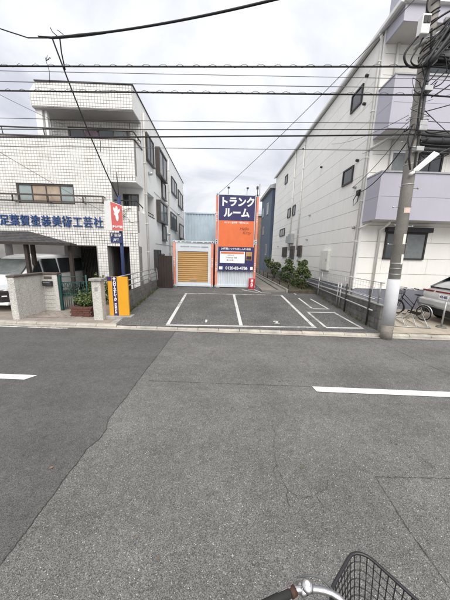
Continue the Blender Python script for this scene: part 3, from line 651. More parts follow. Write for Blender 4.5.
rp = thing('gate_pillar', (-3.8,7.25,.08), 'pale concrete gate pillar with flat cap beside amber sign', 'pillar')
part('shaft', MB().box(-3.90,-3.62,7.10,7.36,.05,1.30), M['gate_stone'], rp, .012)
part('cap', MB().box(-3.95,-3.57,7.05,7.41,1.302,1.375), M['concrete'], rp, .012)
part('bell_plate', MB().box(-3.80,-3.72,7.085,7.10,1.0,1.12), M['alum'], rp, .003)

pl = thing('brick_planter', (-4.5,7.7,.08), 'low dark red brick planter beside the gate pillar', 'planter')
bk = MB().box(-.098,.098,-.045,.045,-.027,.027).mesh('brick'); bk.materials.append(M['planter'])
for c in range(5):
    z = .11+c*.062
    for side in range(4):
        for k in range(3):
            off = (.5 if c%2 else 0)
            L_ = .62
            u = -.21+(k+off*.5)*.205-.03
            if side == 0: p, r_ = (-4.48+u,7.45,z), 0
            elif side == 1: p, r_ = (-4.48+u,8.07,z), 0
            elif side == 2: p, r_ = (-4.78,7.76+u,z), R(90)
            else: p, r_ = (-4.18,7.76+u,z), R(90)
            o = link('brick', bk, None, pl, Vector(p)-BASE[pl.name]); o.rotation_euler = (0,0,r_)
part('mortar_core', MB().box(-4.79,-4.17,7.44,8.08,.06,.355), M['block'], pl)
part('soil', MB().box(-4.74,-4.22,7.49,8.03,.356,.375), M['soil'], pl)

def foliage(mb, c, rad, n, size, rs, shell=.55, elong=1.6):
    for _ in range(n):
        while True:
            d = Vector((rs.uniform(-1,1),rs.uniform(-1,1),rs.uniform(-1,1)))
            if .05 < d.length <= 1: break
        rr = shell+(1-shell)*rs.random()**.6
        d = d.normalized()*rr
        p = Vector((c[0]+d.x*rad[0], c[1]+d.y*rad[1], c[2]+d.z*rad[2]))
        nrm = (d+Vector((rs.gauss(0,.5),rs.gauss(0,.5),rs.gauss(.3,.5)))).normalized()
        t = nrm.orthogonal().normalized(); t = Matrix.Rotation(rs.uniform(0,6.28),3,nrm) @ t; b = nrm.cross(t)
        s = size*rs.uniform(.6,1.25)
        mb.add([p-t*s*elong*.5, p+b*s*.42-nrm*s*.05, p+t*s*elong*.5, p-b*s*.42-nrm*s*.05], [(0,1,2),(0,2,3)])
def shrub(name, label, base, lobes, n, size, seed, group=None, leaf='leaf', stems=4, cat='shrub', sk_=1.0):
    t = thing(name, base, label, cat, group); rs = random.Random(seed); mb = MB(); ml = MB()
    for (dx,dy,dz,rx,ry,rz_) in lobes:
        c = (base[0]+dx,base[1]+dy,base[2]+dz); rx, ry, rz_ = rx*sk_, ry*sk_, rz_*sk_; k = int(n*(rx*ry*rz_)**(.66)/max(1e-6,sum((l[3]*l[4]*l[5]*sk_**3)**.66 for l in lobes)))
        foliage(mb, c, (rx,ry,rz_), int(k*.72), size, rs); foliage(ml, c, (rx*1.05,ry*1.05,rz_*1.05), int(k*.28), size, rs, .85)
    tw = MB()
    for _ in range(14):
        l = rs.choice(lobes); a = rs.uniform(0,6.28); el_ = rs.uniform(-.1,1.2); d = Vector((math.cos(a)*math.cos(el_),math.sin(a)*math.cos(el_),math.sin(el_)))
        c0 = Vector((base[0]+l[0],base[1]+l[1],base[2]+l[2])); q = c0+Vector((d.x*l[3],d.y*l[4],d.z*l[5]))*1.35; tw.tube([c0,q],[.006,.003],4)
        foliage(ml, q, (.06,.06,.06), 7, size, rs, .2)
    part('twigs', tw, M['bark'], t)
    o = part('crown', mb, M[leaf], t); part('young_leaves', ml, M['leaf_light'], o)
    st = MB()
    for i in range(stems):
        l = rs.choice(lobes); st.tube([(base[0]+rs.uniform(-.05,.05),base[1]+rs.uniform(-.05,.05),base[2]),(base[0]+l[0]*.5+rs.uniform(-.04,.04),base[1]+l[1]*.5,base[2]+l[2]*.55),(base[0]+l[0],base[1]+l[1],base[2]+l[2]+l[5]*.5)],[.022,.015,.006],6)
    part('stem', st, M['bark'], t)
    return t
shrub('topiary_shrub','round clipped green shrub growing in the dark brick planter',(-4.48,7.76,.37),[(0,0,.22,.30,.28,.24),(-.12,.05,.18,.22,.22,.18),(.12,-.03,.2,.2,.2,.2)],1500,.05,1)
shrub('garden_shrub','leafy green shrub with reddish soil behind the green gate',(-4.75,9.3,.08),[(0,0,.75,.45,.4,.4),(-.4,.1,.5,.35,.3,.35),(.35,0,.45,.3,.3,.35)],1500,.06,2)

# low block wall with pipe rails along the left edge of the lot
def blocks(parent, x0, x1, y0, y1, z0f, courses, seed, m='block', bl=.39, bh=.19):
    me = MB().box(x0-(x0+x1)/2,x1-(x0+x1)/2,-bl/2+.005,bl/2-.005,-bh/2+.005,bh/2-.005).mesh('block'); me.materials.append(M[m]); rs = random.Random(seed)
    n = int((y1-y0)/bl)
    for c in range(courses):
        for i in range(n - (c % 2)):
            y = y0+(i+.5+(.5 if c%2 else 0))*bl
            link('block', me, None, parent, Vector(((x0+x1)/2+rs.uniform(-.004,.004), y, z0f+(c+.5)*bh))-BASE[parent.name])
lf = thing('boundary_wall', (-3.15,9.5,.1), 'low grey block wall with metal pipe rails left of the parking bays', 'wall')
blocks(lf,-3.26,-3.14,7.4,12.0,.08,4,3)
part('core', MB().box(-3.25,-3.15,7.42,11.98,.0,.835), M['block'], lf)
for i,y in enumerate((7.6,8.7,9.8,10.9,11.9)): part('post', MB().tube([(-3.2,y,.8),(-3.2,y,1.42)], .022, 8), M['galv'], lf)
for z in (1.03,1.22,1.41): part('rail', MB().tube([(-3.2,7.4,z),(-3.2,12.0,z)], .018, 8), M['galv'], lf)
fp = thing('fence_panel', (-2.7,11.7,.4), 'tall dark brown fence panel left of the storage container', 'fence')
for k in range(5): part('board', MB().box(-3.02+k*.128,-3.02+k*.128+.122,11.66,11.69,.42,2.02), M['brown_panel'], fp)
part('frame', MB().box(-3.06,-2.36,11.69,11.73,1.98,2.05).box(-3.06,-2.36,11.69,11.73,.45,.52).box(-3.06,-3.02,11.64,11.73,.36,2.05).box(-2.40,-2.36,11.64,11.73,.36,2.05), M['brown_panel'], fp)

# ------------------------------------------------------------ amber sign panel at the entrance
sg = thing('sign_board', (-3.18,7.42,.08), 'amber upright sign with navy stripe at the left end of the lot', 'sign')
part('panel', MB().box(-3.53,-2.90,7.36,7.44,.16,1.42), M['sign_amber'], sg, .008)
part('stripe', MB().box(-3.385,-3.235,7.352,7.359,.16,1.42), M['sign_navy'], sg); part('corner_patch', MB().box(-3.532,-3.40,7.350,7.358,1.29,1.425), M['sign_navy'], sg)
part('foot', MB().box(-3.62,-2.80,7.26,7.56,.05,.158), M['concrete'], sg, .012)
y_ = 1.34
part('mark', MB().prism([(-3.31,1.31),(-3.26,1.36),(-3.31,1.41),(-3.36,1.36)], 7.346, 7.351, 'y'), M['sign_white'], sg)
for i,ch in enumerate('ハローストレージ'):
    text('lettering', '｜' if ch == 'ー' else ch, .10, M['sign_white'], sg, (-3.31,7.350,1.255-i*.082), ext=.001, bold=.006)
for i,ch in enumerate('屋外型収納'):
    text('lettering', ch, .075, M['sign_white'], sg, (-3.31,7.350,.53-i*.066), ext=.001, bold=.004)

# ------------------------------------------------------------ blue sign pole with red light box
sp = thing('sign_pole', (-3.38,8.0,.08), 'navy pole carrying a red light box sign and small blue plate', 'sign')
part('pole', MB().tube([(-3.28,8.02,.05),(-3.28,8.02,3.95)], .055, 12), M['sign_blue'], sp)
part('finial', MB().tube([(-3.28,8.02,3.95),(-3.30,8.02,4.65)], .012, 6), M['dark_metal'], sp)
bx_ = part('light_box', MB().box(-3.98,-3.64,7.72,7.90,2.92,3.86), M['white_paint'], sp, .015)
# the box is turned so that its red face looks towards the lot
mb = MB().add([(-3.42,7.66,2.84),(-3.10,7.80,2.84),(-3.10,7.80,3.62),(-3.42,7.66,3.72),(-3.70,7.86,2.86),(-3.38,8.00,2.86),(-3.38,8.00,3.62),(-3.70,7.86,3.74)],[(0,1,2,3),(4,7,6,5),(0,4,5,1),(3,2,6,7),(0,3,7,4),(1,5,6,2)])
bpy.data.objects.remove(bx_); bx_ = part('light_box', mb, M['white_paint'], sp, .012)
ang = math.atan2(.14,.32)
def onface(u, z, d=.006): return (-3.42+u*math.cos(ang)+d*math.sin(ang), 7.66+u*math.sin(ang)-d*math.cos(ang), z)
mb = MB().quad(onface(.015,2.86),onface(.335,2.86),onface(.335,3.61),onface(.015,3.70)); part('red_face', mb, M['red_face'], bx_)
mb = MB()
for (u,z,a,l) in [(.13,3.44,1.9,.22),(.17,3.47,1.45,.24),(.22,3.42,1.05,.20),(.15,3.31,2.3,.17),(.18,3.27,1.6,.28)]:
    pts = []
    for k in range(10):
        t = 2*math.pi*k/10; x_, y2 = .5*l*math.cos(t), .16*l*math.sin(t)
        pts.append(onface(u+x_*math.cos(a)-y2*math.sin(a), z+x_*math.sin(a)+y2*math.cos(a), .010+.0006*len(mb.f)))
    mb.quad(*pts)
part('flower_mark', mb, M['sign_white'], bx_)
text('lettering','あい薬局',.078,M['sign_white'],bx_,onface(.175,2.96,.010),rot=(R(90),0,ang),ext=.001,bold=.006,sx=.95)
bp_ = part('plate', MB().box(-3.58,-3.20,7.88,7.92,2.47,2.80), M['sign_blue'], sp, .006)
text('lettering','駐車場',.11,M['sign_white'],bp_,(-3.39,7.877,2.71),ext=.001,bold=.005); text('lettering','月極',.095,M['sign_white'],bp_,(-3.39,7.877,2.56),ext=.001,bold=.004)
part('bracket', MB().box(-3.36,-3.22,7.90,8.02,3.0,3.05).box(-3.36,-3.22,7.90,8.02,3.5,3.55).box(-3.34,-3.23,7.92,8.0,2.6,2.65), M['sign_blue'], sp)

# ------------------------------------------------------------ storage containers and the big sign
def container(name, x0, x1, y0, y1, z0, z1, label, body='container', front=None, posts='orange_post', cat='container', group=None):
    t = thing(name, ((x0+x1)/2,(y0+y1)/2,z0), label, cat, group); w_ = .11
    # corrugated sides and roof as a folded profile
    mb = MB(); n = int((y1-y0)/.28)
    for s, xx in ((1,x0+.03),(-1,x1-.03)):
        prof = []
        for k in range(n):
            b0 = y0+w_+(y1-y0-2*w_)*k/n; st = (y1-y0-2*w_)/n
            prof += [(xx,b0),(xx,b0+st*.35),(xx+s*.035,b0+st*.5),(xx+s*.035,b0+st*.85)]
        prof.append((xx,y1-w_))
        for a, b in zip(prof[:-1],prof[1:]): mb.quad((a[0],a[1],z0+.12),(b[0],b[1],z0+.12),(b[0],b[1],z1-.1),(a[0],a[1],z1-.1))
    mb.quad((x0+.03,y0+.05,z1-.03),(x1-.03,y0+.05,z1-.03),(x1-.03,y1-.05,z1-.03),(x0+.03,y1-.05,z1-.03)); mb.quad((x0+.03,y1-.05,z0),(x1-.03,y1-.05,z0),(x1-.03,y1-.05,z1),(x0+.03,y1-.05,z1))
    part('side_panel', mb, M[body], t)
    for xx in (x0,x1-w_):
        for yy in (y0,y1-w_): part('corner_post', MB().box(xx,xx+w_,yy,yy+w_,z0+.112,z1-.112), M[posts if yy == y0 else body], t, .008)
    part('top_rail', MB().box(x0+w_,x1-w_,y0+.01,y0+w_,z1-.11,z1-.01).box(x0,x0+.08,y0+w_,y1-w_,z1-.1,z1).box(x1-.08,x1,y0+w_,y1-w_,z1-.1,z1), M[body], t, .006)
    part('bottom_rail', MB().box(x0+w_,x1-w_,y0+.01,y0+w_,z0+.01,z0+.13).box(x0,x0+.08,y0+w_,y1-w_,z0,z0+.13).box(x1-.08,x1,y0+w_,y1-w_,z0,z0+.13), M[body], t, .006)
    cm = MB()
    for xx in (x0-.004,x1-w_-.006):
        for zz_ in (z0,z1-.11): 
            c = part('corner_casting', MB().box(xx,xx+w_+.01,y0-.006,y0+.16,zz_,zz_+.11), M['container'], t, .008)
            part('lifting_hole', MB().prism([(xx+.06+.025*math.cos(a),zz_+.055+.035*math.sin(a)) for a in [2*math.pi*k/12 for k in range(12)]], y0-.009, y0-.005, 'y'), M['box_black'], c)
    return t
def corrug_front(t, x0, x1, y, z0, z1, m='container', p=.19):
    mb = MB(); n = max(2,round((x1-x0)/p)); st = (x1-x0)/n; pr = []
    for k in range(n):
        b = x0+k*st; pr += [(b,y),(b+st*.4,y),(b+st*.52,y+.035),(b+st*.88,y+.035)]
    pr.append((x1,y))
    for a, b in zip(pr[:-1],pr[1:]): mb.quad((a[0],a[1],z0),(b[0],b[1],z0),(b[0],b[1],z1),(a[0],a[1],z1))
    return part('front_panel', mb, M[m], t)
CZ = .50
c1 = container('storage_container', -2.36,-.33,12.0,17.8,CZ,2.82,'pale grey storage container with brown roller shutter left of the tall sign')
f_ = part('front_frame', MB().box(-2.25,-2.14,12.04,12.10,.63,2.71).box(-.60,-.44,12.04,12.10,.63,2.71).box(-2.14,-.60,12.04,12.10,2.29,2.71).box(-2.14,-.60,12.04,12.10,.63,.72), M['container'], c1, .006)
sh_ = None
for k in range(15):
    z = .725+k*.1045
    part('shutter_slat', MB().prism([(12.10,z),(12.075,z+.012),(12.068,z+.052),(12.075,z+.092),(12.10,z+.101)], -2.135,-.605,'x'), M['shutter'], c1)
part('shutter_handle', MB().box(-1.55,-1.2,12.05,12.07,.80,.84), M['chrome'], c1)
part('shutter_box_shadow_gap', MB().box(-2.135,-.605,12.06,12.10,2.275,2.289), M['box_black'], c1)
mb = MB().box(-2.0,-1.55,12.02,12.04,2.52,2.56).box(-1.5,-1.0,12.02,12.04,2.52,2.55).box(-.95,-.6,12.02,12.04,2.51,2.56); part('conduit_clip', mb, M['box_grey'], c1)
mb = MB()
for k in range(9): mb.box(-2.12+k*.19,-2.02+k*.19+.05*(k%3),11.998,12.012,2.745,2.765)
part('rail_stencil', mb, M['dark_metal'], c1)
for x in (-2.305,-.385):
    for i,ch in enumerate('ハロースト'): text('lettering','｜' if ch=='ー' else ch,.085,M['sign_white'],c1,(x,11.997,1.95-i*.10),ext=.001,bold=.004)
part('skid', MB().box(-2.34,-2.2,12.02,12.3,.36,.499).box(-.5,-.36,12.02,12.3,.36,.499).box(-2.34,-.36,17.3,17.6,.36,.499), M['concrete'], c1)
c2 = container('storage_container', -.24,1.86,12.0,17.8,CZ,2.80,'pale storage container with orange posts, lower one under the tall signboard')
corrug_front(c2,-.13,1.75,12.06,.63,2.70)
part('skid', MB().box(-.2,0,12.02,12.3,.36,.499).box(1.6,1.82,12.02,12.3,.36,.499).box(-.2,1.82,17.3,17.6,.36,.499), M['concrete'], c2)
c3 = container('storage_container', -.235,1.855,12.0,17.8,2.803,5.08,'upper storage container with orange posts behind the navy and orange signboard')
corrug_front(c3,-.125,1.745,12.06,2.93,4.98)
for cc, z0 in ((c2,1.75),(c3,4.2)):
    for x in (-.185,1.80):
        for i,ch in enumerate('ハロースト'): text('lettering','｜' if ch=='ー' else ch,.085,M['sign_white'],cc,(x,11.997,z0-i*.10),ext=.001,bold=.004)
c4 = container('storage_container', -2.75,-.35,18.6,24.4,CZ,2.85,'storage container at the back, under the blue grey one','container_back',posts='container_back')
c5 = container('storage_container', -2.75,-.35,18.6,24.4,2.853,5.26,'blue grey corrugated container stacked behind the one with roller shutter','container_back',posts='container_back')
corrug_front(c4,-2.64,-.46,18.66,.63,2.74,'container_back',.22); corrug_front(c5,-2.64,-.46,18.66,2.98,5.15,'container_back',.22)

bs = thing('billboard', (.8,11.95,2.5), 'large navy and orange signboard with white lettering on the stacked containers', 'sign')
fr = part('top_panel', MB().box(-.09,1.66,11.93,11.99,3.82,4.99), M['sign_navy'], bs, .006)
part('orange_panel', MB().box(-.09,1.66,11.93,11.99,2.56,3.817), M['sign_orange'], bs, .006)
inf = part('info_panel', MB().box(-.09,1.72,11.93,11.99,1.36,2.555), M['sign_navy'], bs, .006)
part('frame', MB().box(-.12,1.69,11.925,11.995,4.992,5.03).box(-.13,-.092,11.925,11.995,1.36,5.03).box(1.662,1.70,11.925,11.995,2.56,5.03), M['alum'], bs)
text('lettering','トランク',.46,M['sign_white'],bs,(.80,11.926,4.66),ext=.003,bold=.018,sx=.93); text('lettering','ルーム',.46,M['sign_white'],bs,(.78,11.926,4.16),ext=.003,bold=.018,sx=.93)
text('lettering','バイク・自転車・家財などに',.095,M['sign_white'],bs,(.78,11.927,3.72),ext=.001,bold=.002,sx=1.0)
text('lettering','Hello',.21,M['script_brown'],bs,(1.17,11.927,3.44),ext=.001,bold=.001,shear=.35); text('lettering','Kitty',.21,M['script_brown'],bs,(1.30,11.927,3.25),ext=.001,bold=.001,shear=.35)
text('lettering','24時間いつでも出し入れ自由',.115,M['sign_white'],inf,(.80,11.927,2.46),ext=.001,bold=.002)
wp = part('price_table', MB().box(0.0,1.26,11.92,11.929,1.76,2.33), M['sign_white'], inf); part('table_head', MB().box(0.04,1.22,11.915,11.9195,2.22,2.31), M['sign_orange'], inf)
part('photo_patch', MB().box(1.32,1.62,11.92,11.929,1.92,2.33), M['shutter'], inf); part('photo_patch', MB().box(1.34,1.60,11.914,11.9195,1.95,2.12), M['brown_panel'], inf)
for i,(s_,z) in enumerate([('お申込み',2.14),('ご利用料金 月額',2.02),('鍵のお渡し',1.90)]): text('lettering',s_,.085,M['dark_metal'],inf,(.55,11.918,z),ext=.001)
text('lettering','0120-83-4786',.21,M['sign_white'],inf,(.86,11.927,1.50),ext=.001,bold=.006,sx=.95); part('phone_mark', MB().box(-.03,.14,11.922,11.929,1.43,1.58), M['sign_white'], inf)
part('contact_mark', MB().box(1.56,1.69,11.922,11.929,1.43,1.58), M['sign_white'], inf)
for x in (.35,1.25):
    part('sign_lamp', MB().tube([(x,11.98,5.03),(x,11.93,5.22),(x,11.75,5.27)],.012,6).box(x-.05,x+.05,11.68,11.78,5.24,5.30), M['dark_metal'], bs)
part('antenna', MB().tube([(1.76,11.98,5.0),(1.76,11.98,5.45)],.018,6).tube([(1.88,11.98,5.0),(1.86,11.98,5.55)],.014,6).box(1.70,1.80,11.95,12.02,5.3,5.42), M['dark_metal'], bs)

fe = thing('extinguisher_box', (1.66,11.8,.46), 'red fire extinguisher box standing at the foot of the signboard', 'box')
part('cabinet', MB().box(1.50,1.80,11.70,11.90,.47,1.02), M['red_box'], fe, .02)
for i,ch in enumerate('消火器'): text('lettering',ch,.14,M['sign_white'],fe,(1.65,11.698,.90-i*.15),ext=.001,bold=.006)
part('base', MB().box(1.48,1.82,11.68,11.92,.42,.469), M['concrete'], fe, .006)

# ------------------------------------------------------------ right apartment building
rb = thing('apartment_house', (9.5,16,.1), 'large white sided three storey building with lavender balconies at the right', 'building')
XW, YF = 5.40, 9.20
part('wall', MB().box(XW+.03,16,YF+.03,24.6,.95,9.66), M['joint'], rb)
part('plinth', MB().box(XW+.012,16,YF+.012,24.6,.0,.948), M['plinth'], rb)
PH = .617
psx = MB().box(0,.03,.005,2.990,.007,PH-.007).mesh('siding_panel'); psx.materials.append(M['siding'])
for c in range(14):
    for k in range(6):
        y0 = YF+.03+k*3.0-(1.5 if c % 2 else 0)
        ya, yb = max(y0,YF+.03), min(y0+3.0,24.6); z0 = .96+c*PH; z1 = min(z0+PH, 9.64)
        if yb-ya < .2: continue
        if abs(yb-ya-3.0) < .01 and z1-z0 > PH-.01: link('siding_panel', psx, None, rb, Vector((XW,ya,z0))-BASE[rb.name])
        else: part('siding_panel', MB().box(XW,XW+.03,ya+.004,yb-.004,z0+.007,z1-.007), M['siding'], rb)
for c in range(14):
    z0 = .96+c*PH; z1 = min(z0+PH, 9.64)
    for k in range(5):
        xa = max(XW+.07, XW+.07+k*1.85-(.9 if c % 2 else 0)); xb = min(16, XW+.07+(k+1)*1.85-(.9 if c % 2 else 0))
        if k == 4: xb = 16
        part('siding_panel', MB().box(xa+.004,xb-.004,YF,YF+.03,z0+.007,z1-.007), M['siding'], rb)
part('corner_trim', MB().box(XW-.012,XW+.07,YF-.012,YF+.028,.95,9.64).box(XW-.012,XW+.0,YF+.028,YF+.07,.95,9.64), M['white_paint'], rb)
# roof edge
rf2 = part('roof', MB().box(XW-.10,16,8.30,24.75,9.68,9.78), M['white_paint'], rb)
part('gutter', MB().box(XW-.20,XW-.105,8.30,24.75,9.62,9.75), M['white_paint'], rf2, .02); part('soffit', MB().box(XW-.095,XW-.002,8.35,24.7,9.645,9.678), M['soffit'], rf2)
# balconies
def balcony(z0, z1, nrow):
    b = part('balcony', MB().box(XW+.05,16,8.45,YF-.002,z0+.012,z0+.16), M['soffit'], rb)
    h = (z1-z0)/nrow
    for r_ in range(nrow):
        for k in range(3):
            xa, xb = XW+.06+k*3.0, XW+.06+(k+1)*3.0; xb = 16 if k == 2 else xb
            part('parapet_panel', MB().box(xa+.003,xb-.003,8.40,8.44,z0+r_*h+.004,z0+(r_+1)*h-.004), M['lavender'], b)
        part('parapet_panel', MB().box(XW+.01,XW+.05,8.44,YF-.015,z0+r_*h+.004,z0+(r_+1)*h-.004), M['lavender'], b)
    part('parapet_core', MB().box(XW+.05,16,8.44,8.56,z0+.16,z1-.004).box(XW+.052,XW+.16,8.56,YF-.002,z0+.16,z1-.004), M['joint'], b)
    part('coping', MB().box(XW-.01,16,8.37,8.60,z1+.002,z1+.05).box(XW-.01,XW+.19,8.60,YF-.016,z1+.002,z1+.05), M['box_grey'], b)
    part('corner_trim', MB().box(XW+.0,XW+.058,8.388,8.438,z0,z1), M['lavender'], b)
    return b
balcony(3.52,5.04,2); balcony(6.36,7.86,2); balcony(9.24,11.2,3)
part('downpipe', MB().tube([(5.85,YF-.06,7.9),(5.85,YF-.06,9.23)],.045,10), M['pipe_white'], rb)
# front windows
w1_ = window(rb,'-y',YF,6.42,8.05,2.15,3.18,'dark_metal',['glass','glass_grey'],2,.06,.06)
part('shutter_box', MB().box(6.36,8.12,YF-.20,YF-.002,3.185,3.36), M['box_black'], rb, .01)
window(rb,'-y',YF,9.6,11.2,2.15,3.2,'dark_metal','glass',2,.06,.06)
window(rb,'-y',YF,7.2,8.1,4.0,6.0,'dark_metal','glass',2,.06,.06); window(rb,'-y',YF,6.15,6.75,4.2,6.0,'alum','glass_grey',1,.06,.06)
window(rb,'-y',YF,7.0,8.8,6.9,8.75,'dark_metal','glass',2,.06,.06); part('shutter_box', MB().box(6.95,8.9,YF-.18,YF-.002,8.76,8.95), M['box_black'], rb, .01)
part('shutter_box', MB().box(7.12,8.5,YF-.18,YF-.002,6.005,6.2), M['box_black'], rb, .01)
# louvred balcony ceiling fitting
part('drying_bar', MB().tube([(6.3,8.75,6.05),(8.6,8.75,6.05)],.016,6).tube([(6.4,8.75,6.05),(6.4,8.75,6.36)],.012,6).tube([(8.5,8.75,6.05),(8.5,8.75,6.36)],.012,6), M['alum'], rb)
# downpipes front and side
mb = MB().tube([(XW-.05,YF+.12,.3),(XW-.05,YF+.12,9.5),(XW-.15,YF+.12,9.66)], .05, 10)
for z in (1.4,2.8,4.3,5.8,7.3,8.8): mb.box(XW-.11,XW,YF+.06,YF+.18,z,z+.03)
part('downpipe', mb, M['pipe_white'], rb)
part('downpipe', MB().tube([(6.15,YF-.06,.3),(6.15,YF-.06,3.25),(6.15,8.7,3.45),(6.15,8.7,3.53)], .045, 10), M['pipe_white'], rb)
part('downpipe', MB().tube([(5.62,YF-.3,3.50),(5.45,YF-.1,3.36),(XW-.05,YF+.02,3.30)], .035, 8), M['pipe_white'], rb)
part('downpipe', MB().tube([(5.9,8.75,6.34),(5.6,8.95,6.2),(XW-.05,YF+.05,6.05)], .035, 8), M['pipe_white'], rb)
part('downpipe', MB().tube([(6.15,YF-.06,5.1),(6.15,YF-.06,6.34)], .045, 10), M['pipe_white'], rb)
for y in (16.5,18.35):
    mb = MB().tube([(XW-.05,y,2.6),(XW-.05,y,9.6)], .045, 8)
    for z in (3.6,5.0,6.4,7.8,9.2): mb.box(XW-.10,XW,y-.06,y+.06,z,z+.03)
    part('downpipe', mb, M['pipe_white'], rb)
# side windows
for y0,y1,z0,z1,n in [(10.2,10.98,8.08,8.74,1),(10.2,11.0,5.24,5.88,1),(17.6,18.2,5.12,5.82,1),(18.75,19.5,5.12,5.82,1),(20.05,21.6,3.85,4.46,2),(20.3,21.05,8.05,8.7,1)]:
    window(rb,'-x',XW,y0,y1,z0,z1,'dark_metal','glass',n,.06,.06)
for i,(y0,y1,z0,z1,m_) in enumerate([(18.95,20.2,2.08,2.88,'coping'),(17.05,17.95,1.98,2.9,'coping'),(15.5,16.25,2.15,2.88,'coping')]):
    o = part('heater_cabinet', MB().box(XW-.10,XW,y0,y1,z0,z1), M[m_], rb, .015)
    for k in range(5): part('louvre', MB().box(XW-.115,XW-.101,y0+.08,y1-.08,z0+.12+k*.13,z0+.17+k*.13), M['box_black'], o)
part('meter_box', MB().box(XW-.25,XW,17.45,18.2,3.1,3.8).box(XW-.2,XW,18.5,18.95,3.2,3.7), M['box_grey'], rb, .02)
o = part('service_panel', MB().box(XW-.14,XW,11.4,12.3,1.52,2.5), M['mat_plate'], rb, .012); part('panel_latch', MB().box(XW-.155,XW-.14,11.5,11.55,1.95,2.1), M['dark_metal'], o)
part('panel_door', MB().box(XW-.15,XW-.14,11.86,12.26,1.56,2.46).box(XW-.15,XW-.14,11.44,11.82,1.56,2.46), M['mat_plate'], o)
for y,z in [(9.95,7.9),(10.0,8.85),(9.95,5.95),(14.6,4.6),(14.7,3.2),(21.9,3.0),(9.6,3.36),(9.9,4.95),(13.5,6.9),(16.8,9.1)]:
    part('vent_hood', MB().cyl((XW,y,z),(XW-.08,y,z),.05,.045,10).sphere((XW-.07,y,z+.005),.055,10,6), M['galv'] if z < 5 else M['dark_metal'], rb)
part('cable_anchor', MB().box(XW-.12,XW,9.42,9.62,4.55,4.75).tube([(XW-.1,9.5,4.7),(XW-.2,9.6,4.4),(XW-.12,9.7,4.2),(XW-.06,9.55,4.35),(XW-.1,9.45,4.6)],.015,6), M['dark_metal'], rb)

# ------------------------------------------------------------ buildings farther back
bb = thing('blue_house', (8,28,0), 'narrow slate blue house behind the white sided building', 'building')
part('wall', MB().box(5.2,11,25.2,31,0,8.9), M['blue_wall'], bb); part('roof', MB().prism([(4.95,8.85),(11.2,8.85),(11.2,9.1),(8,10.0),(4.95,9.15)],25.0,31.3,'y'), M['box_grey'], bb)
for y0,y1,z0,z1 in [(26.6,27.4,6.6,7.8),(28.6,29.3,4.6,5.5),(26.4,27.0,2.2,3.4),(29.4,30.2,6.7,7.7)]: window(bb,'-x',5.2,y0,y1,z0,z1,'alum','glass',1,.06,.07)
window(bb,'-y',25.2,5.8,7.0,4.5,6.0,'alum','glass',2,.06,.07)
bh_ = thing('brick_house', (5.5,38,0), 'brown brick apartment block far behind the signboard', 'building')
part('wall', MB().box(2.2,9,36,46,0,7.8), M['brick_far'], bh_); part('roof', MB().box(2.0,9.2,35.8,46.2,7.8,8.1), M['box_grey'], bh_)
for z in (1.2,3.6,6.0):
    for x in (2.8,4.4,6.0): window(bh_,'-y',36,x,x+.9,z,z+1.2,'alum','glass',2,.06,.07)
gb = thing('rear_house', (-9,34,0), 'pale grey house hidden behind the containers', 'building')
part('wall', MB().box(-2.6,3.2,38,46,0,3.8), M['stucco'], gb); part('roof', MB().prism([(-2.9,3.8),(3.5,3.8),(.3,4.9)],37.7,46.3,'y'), M['roof_dark'], gb); window(gb,'-y',38,1.2,2.4,1.2,2.4,'alum','glass',2)

# ------------------------------------------------------------ right boundary: block wall with mesh fence
bw = thing('block_wall', (4.8,12,.1), 'dark weathered block wall with wire mesh fence along the right of the bays', 'wall')
blocks(bw,4.74,4.86,6.52,13.6,.05,4,9)
part('core', MB().box(4.755,4.845,6.54,13.58,0,.80), M['block'], bw); part('rear_wall', MB().box(4.74,4.86,13.62,24,.3,1.0), M['block'], bw)
part('coping', MB().box(4.73,4.87,6.50,13.6,.812,.85), M['concrete'], bw, .008)
for i in range(9):
    y = 6.75+i*2.0; part('post', MB().tube([(4.8,y,.8),(4.8,y,1.5)], .022, 8), M['galv'], bw)
for y in (8.75,10.75,8.95): part('post', MB().tube([(4.68,y,.15),(4.68,y,1.22)], .026, 8), M['galv'], bw)
for z in (1.0,1.48): part('rail', MB().tube([(4.8,6.6,z),(4.8,24,z)], .014, 6), M['galv'], bw)
part('guard_rail', MB().tube([(4.67,6.75,.62),(4.67,13.0,.80)], .026, 8), M['galv'], bw); part('guard_rail', MB().tube([(4.67,6.75,.98),(4.67,13.0,1.08)], .022, 8), M['galv'], bw)
for y in (6.95,7.0+1.3): part('post', MB().tube([(4.66,y,.08),(4.66,y,1.25)], .028, 8), M['dark_metal'], bw)
mb = MB()
for k in range(116): mb.tube([(4.8,6.7+k*.15,.86),(4.8,6.7+k*.15,1.48)], .0032, 3, caps=False)
for k in range(4): mb.tube([(4.8,6.6,1.05+k*.12),(4.8,24,1.05+k*.12)], .0032, 3, caps=False)
o = part('wire_mesh', mb, M['galv'], bw); o['kind'] = 'stuff'

pf = thing('pipe_fence', (3.42,16,.5), 'low dark pipe fence between the container path and the shrubs', 'fence')
for z in (.78,.98): part('rail', MB().tube([(3.43,11.3,z),(3.43,24,z)],.020,8), M['dark_metal'], pf)
for k in range(8): part('post', MB().tube([(3.43,11.4+k*1.7,.45),(3.43,11.4+k*1.7,1.0)],.024,8), M['dark_metal'], pf)
